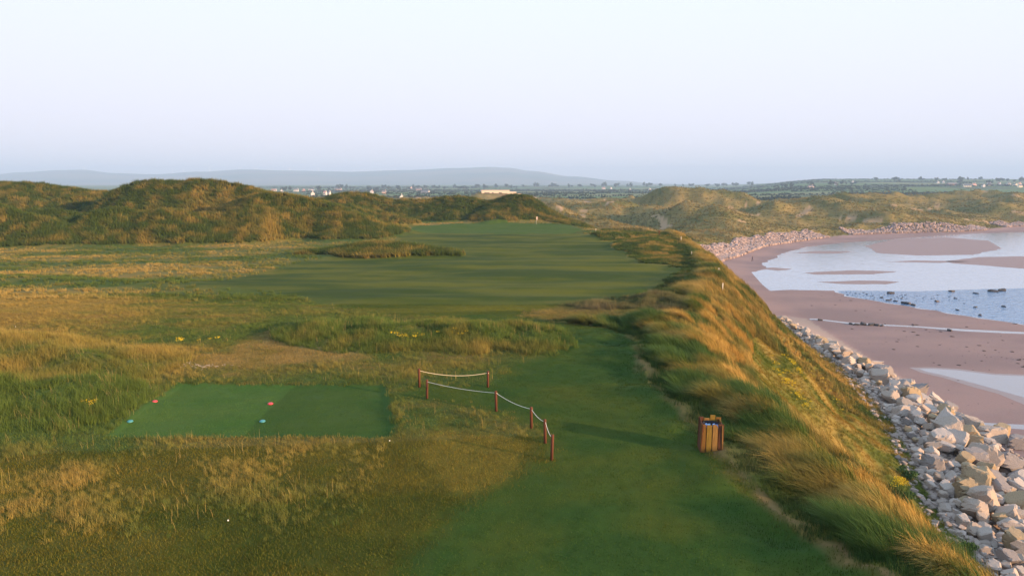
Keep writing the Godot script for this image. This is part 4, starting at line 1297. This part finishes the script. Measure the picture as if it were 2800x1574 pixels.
# ---------------------------------------------------------------- materials
func materials() -> void:
	var fine := grain(512, 0.55, 1.0, 11, 1.0, 0.35)
	var soft := grain(512, 0.62, 1.0, 12, 1.0, 0.7)
	var sandy := grain(512, 0.80, 1.0, 13, 1.0, 0.6)
	var ground_mat := func(t: Texture2D, scale_: float, relief: float) -> StandardMaterial3D:
		var m := mat(Color.WHITE, 0.92, 0.2)
		m.vertex_color_use_as_albedo = true
		m.albedo_texture = t
		m.uv1_triplanar = true
		m.uv1_world_triplanar = true
		m.uv1_scale = Vector3.ONE * scale_
		if relief > 0.0:
			m.heightmap_enabled = true
			m.heightmap_texture = t
			m.heightmap_scale = relief
		return m
	M.turf = ground_mat.call(fine, 0.28, 2.0)
	M.rough = ground_mat.call(soft, 0.21, 6.0)
	M.sand = ground_mat.call(sandy, 0.09, 3.0)
	M.sand.roughness = 0.8
	M.hill = ground_mat.call(soft, 0.004, 0.0)
	M.blade = mat(Color.WHITE, 0.75, 0.25)
	M.blade.vertex_color_use_as_albedo = true
	M.blade.cull_mode = BaseMaterial3D.CULL_DISABLED
	M.blade.backlight_enabled = true
	M.blade.backlight = Color(0.5, 0.5, 0.5)
	M.stone_tint = mat(Color.WHITE, 0.9, 0.25)
	M.stone_tint.vertex_color_use_as_albedo = true
	M.stone_tint.uv1_triplanar = true
	M.stone_tint.albedo_texture = grain(256, 0.5, 1.0, 18, 1.0, 0.8)
	var stone := grain(512, 0.28, 1.0, 17, 1.0, 0.85)
	var i := 0
	for c in [Color(0.60, 0.525, 0.485), Color(0.52, 0.43, 0.37), Color(0.35, 0.32, 0.32), Color(0.46, 0.36, 0.24)]:
		var m := mat(lin(c.r, c.g, c.b), 0.9, 0.25)
		m.albedo_texture = stone
		m.uv1_triplanar = true
		m.uv1_scale = Vector3.ONE * 0.9
		m.heightmap_enabled = true
		m.heightmap_texture = stone
		m.heightmap_scale = 6.0
		M["rock_" + "abcd"[i]] = m
		i += 1
	M.dark_rock = mat(lin(0.05, 0.045, 0.05), 0.6, 0.4)
	# water
	var wave := FastNoiseLite.new()
	wave.seed = 5
	wave.frequency = 0.012
	wave.fractal_octaves = 4
	var ripple := NoiseTexture2D.new()
	ripple.noise = wave
	ripple.width = 512
	ripple.height = 512
	ripple.seamless = true
	var water := func(c: Color, rough_: float, scale_: Vector3, relief: float) -> StandardMaterial3D:
		var m := mat(c, rough_, 0.5)
		m.uv1_triplanar = true
		m.uv1_world_triplanar = true
		m.uv1_scale = scale_
		m.heightmap_enabled = true
		m.heightmap_texture = ripple
		m.heightmap_scale = relief
		return m
	M.sea = water.call(lin(0.24, 0.27, 0.34), 0.10, Vector3(0.03, 0.03, 0.06), 4.0)
	M.shallows = water.call(lin(0.12, 0.21, 0.36), 0.12, Vector3(0.07, 0.1, 0.12), 16.0)
	M.pool = water.call(lin(0.22, 0.21, 0.23), 0.08, Vector3(0.06, 0.06, 0.1), 1.0)
	M.damp = mat(lin(0.20, 0.145, 0.14), 0.40, 0.5)
	M.bar = M.sand.duplicate()
	M.bar.albedo_color = lin(0.27, 0.195, 0.19)
	M.bar.vertex_color_use_as_albedo = false
	M.bar.roughness = 0.55
	M.post = mat(lin(0.115, 0.045, 0.028), 0.8, 0.2)
	M.rope = mat(lin(0.68, 0.56, 0.38), 0.9)
	M.rope_grey = mat(lin(0.62, 0.60, 0.55), 0.9)
	var wood := grain(256, 0.35, 1.0, 21, 0.12, 0.8)
	i = 0
	for c in [Color(0.25, 0.125, 0.03), Color(0.30, 0.19, 0.035), Color(0.36, 0.20, 0.06), Color(0.15, 0.06, 0.03)]:
		var m := mat(lin(c.r, c.g, c.b), 0.85)
		m.albedo_texture = wood
		m.uv1_triplanar = true
		m.uv1_scale = Vector3(3, 1.2, 3)
		m.heightmap_enabled = true
		m.heightmap_texture = wood
		m.heightmap_scale = 0.6
		M["plank_" + "abcd"[i]] = m
		i += 1
	M.liner_dark = mat(lin(0.02, 0.02, 0.03), 0.5)
	M.bag = mat(lin(0.10, 0.25, 0.62), 0.4)
	M.marker_red = mat(lin(0.50, 0.035, 0.05), 0.45, 0.5)
	M.marker_teal = mat(lin(0.04, 0.20, 0.23), 0.45, 0.5)
	M.marker_white = mat(lin(0.75, 0.74, 0.70), 0.5)
	M.stake = mat(lin(0.80, 0.74, 0.66), 0.7)
	M.flag = mat(lin(0.78, 0.55, 0.45), 0.8)
	M.bush = mat(lin(0.05, 0.10, 0.025), 0.8)
	M.bush.cull_mode = BaseMaterial3D.CULL_DISABLED
	M.bush.vertex_color_use_as_albedo = true
	M.yellow = mat(lin(0.62, 0.46, 0.02), 0.8)
	M.yellow.vertex_color_use_as_albedo = true
	M.white_petal = mat(lin(0.45, 0.40, 0.36), 0.8)
	M.cream = mat(lin(0.58, 0.49, 0.41), 0.85)
	M.window_frame = mat(lin(0.16, 0.13, 0.13), 0.6)
	M.pane = mat(lin(0.05, 0.05, 0.07), 0.1, 0.5)
	M.roof_red = mat(lin(0.30, 0.17, 0.16), 0.85)
	M.slate = mat(lin(0.13, 0.13, 0.15), 0.8)
	M.house_white = mat(lin(0.58, 0.56, 0.55), 0.85)
	M.house_pink = mat(lin(0.66, 0.48, 0.42), 0.85)
	M.house_cream = mat(lin(0.76, 0.66, 0.50), 0.85)
	M.house_brown = mat(lin(0.34, 0.24, 0.22), 0.85)
	M.house_grey = mat(lin(0.42, 0.40, 0.40), 0.85)
	M.bark = mat(lin(0.08, 0.06, 0.05), 0.9)
	M.tree = mat(lin(0.035, 0.055, 0.03), 0.85)
	M.tree.cull_mode = BaseMaterial3D.CULL_DISABLED
	M.tree.vertex_color_use_as_albedo = true
	M.turbine = mat(lin(0.80, 0.80, 0.80), 0.6)
	M.person = mat(Color.WHITE, 0.8)
	M.person.vertex_color_use_as_albedo = true
	M.hair = mat(lin(0.04, 0.03, 0.025), 0.7)

# ---------------------------------------------------------------- the scene
func _ready() -> void:
	var cam := Camera3D.new()
	cam.name = "camera"
	cam.position = Vector3(0, 10, 0)
	cam.rotation = Vector3(-deg_to_rad(8.7484), 0, 0)
	cam.fov = rad_to_deg(2.0 * atan(787.0 / 1865.0))
	cam.near = 0.2
	cam.far = 40000.0
	cam.current = true
	add_child(cam)
	var env := Environment.new()
	env.background_mode = Environment.BG_SKY
	var sky := Sky.new()
	var air := ProceduralSkyMaterial.new()
	air.sky_top_color = Color(0.61, 0.70, 0.78)
	air.sky_horizon_color = Color(0.66, 0.64, 0.665)
	air.sky_curve = 0.35
	air.ground_horizon_color = Color(0.5, 0.5, 0.53)
	air.ground_bottom_color = Color(0.2, 0.2, 0.2)
	air.sun_angle_max = 20.0
	sky.sky_material = air
	env.sky = sky
	env.tonemap_mode = Environment.TONE_MAPPER_LINEAR
	env.tonemap_exposure = 2.6
	env.sdfgi_enabled = true
	env.ssao_enabled = true
	env.ssil_enabled = true
	env.fog_enabled = true
	env.fog_density = 0.00018
	env.fog_light_color = Color(0.71, 0.845, 1.0)
	var around := WorldEnvironment.new()
	around.name = "environment"
	around.environment = env
	add_child(around)
	var sun := DirectionalLight3D.new()
	sun.name = "sun"
	sun.light_color = Color(1.0, 0.80, 0.58)
	sun.light_energy = 1.6
	sun.light_angular_distance = 0.5
	sun.shadow_enabled = true
	add_child(sun)
	var high := deg_to_rad(11.5)
	var from := deg_to_rad(27.0)
	sun.look_at_from_position(Vector3(cos(high) * cos(from), sin(high), cos(high) * sin(from)) * 100.0, Vector3.ZERO)

	rng.seed = 3
	for s in [[na, 1, 0.018, 3], [nb, 2, 0.35, 3], [nd, 3, 0.07, 3]]:
		s[0].seed = s[1]
		s[0].frequency = s[2]
		s[0].fractal_octaves = s[3]
		s[0].noise_type = FastNoiseLite.TYPE_SIMPLEX_SMOOTH
	nr.seed = 9
	nr.frequency = 0.0085
	nr.noise_type = FastNoiseLite.TYPE_SIMPLEX_SMOOTH
	nr.fractal_type = FastNoiseLite.FRACTAL_RIDGED
	nr.fractal_octaves = 3
	nr.fractal_gain = 0.45
	for s in [[cell, FastNoiseLite.RETURN_CELL_VALUE], [core, FastNoiseLite.RETURN_DISTANCE]]:
		s[0].seed = 21
		s[0].noise_type = FastNoiseLite.TYPE_CELLULAR
		s[0].frequency = 0.42
		s[0].cellular_return_type = s[1]
		s[0].fractal_type = FastNoiseLite.FRACTAL_NONE
	foot = table(FOOT, 14)
	wide = table(WIDE, 20)
	level = table(LEVEL, 60)
	edge_line = table([7, 10.2, 16.2, 9.1, 18.6, 8.5, 20.7, 8, 24.3, 7.5, 27.8, 7.6, 30.8, 7.4, 35.2, 7, 40, 7.6, 43.4, 8.6, 46.7, 7.7, 60, 7.7], 2)
	for r in RIDGES:
		var p := PackedVector3Array()
		for i in r[0].size() / 3:
			p.append(Vector3(r[0][i * 3], r[0][i * 3 + 1], r[0][i * 3 + 2]))
		var b := Rect2(p[0].x, p[0].y, 0, 0)
		for q in p:
			b = b.expand(Vector2(q.x, q.y))
		ridges.append([p, float(r[1]), float(r[2]), b.grow(maxf(r[1], r[2]) * 1.4)])
	for s in [["tee", TEE], ["path", PATH], ["fairway", FAIRWAY], ["green", GREEN], ["sea", SEA], ["pool", POOL], ["stream", STREAM], ["shallows", SHALLOWS]]:
		var p := points(s[1])
		poly[s[0]] = p
		var b := Rect2(p[0], Vector2.ZERO)
		for q in p:
			b = b.expand(q)
		poly[s[0] + "_box"] = b
	materials()
	print("materials ", Time.get_ticks_msec())
	ground()
	print("ground ", Time.get_ticks_msec())
	far_ground()
	sheet("wet_sand", DAMP, LAND_AT_SEA + 0.004, M.damp, "dark damp sand round the long pool", "wet sand", 0.5)
	sheet("sea", SEA, LAND_AT_SEA + 0.008, M.sea, "pale blue sheet of sea water lying over the far sand", "sea", 1.6)
	sheet("sea_shallows", SHALLOWS, LAND_AT_SEA + 0.014, M.shallows, "rippled blue shallows dotted with stones", "sea", 0.8)
	sheet("stream", STREAM, LAND_AT_SEA + 0.008, M.pool, "thin stream of water crossing the sand", "stream", 0.35)
	sheet("tide_pool", POOL, LAND_AT_SEA + 0.009, M.pool, "long pale pool of water on the sand", "pool", 0.5)
	sheet("tide_pool", PUDDLE, LAND_AT_SEA + 0.009, M.pool, "narrow puddle on the sand behind the boulders", "pool", 0.3)
	for b in BARS:
		sheet("sandbar", b, LAND_AT_SEA + 0.016, M.bar, "low pinkish sandbar showing above the sea water", "sandbar", 1.2)
	print("sheets ", Time.get_ticks_msec())
	grass()
	print("grass ", Time.get_ticks_msec())
	stones()
	print("stones ", Time.get_ticks_msec())
	course()
	plants()
	far_things()
	person()
	print("done ", Time.get_ticks_msec())
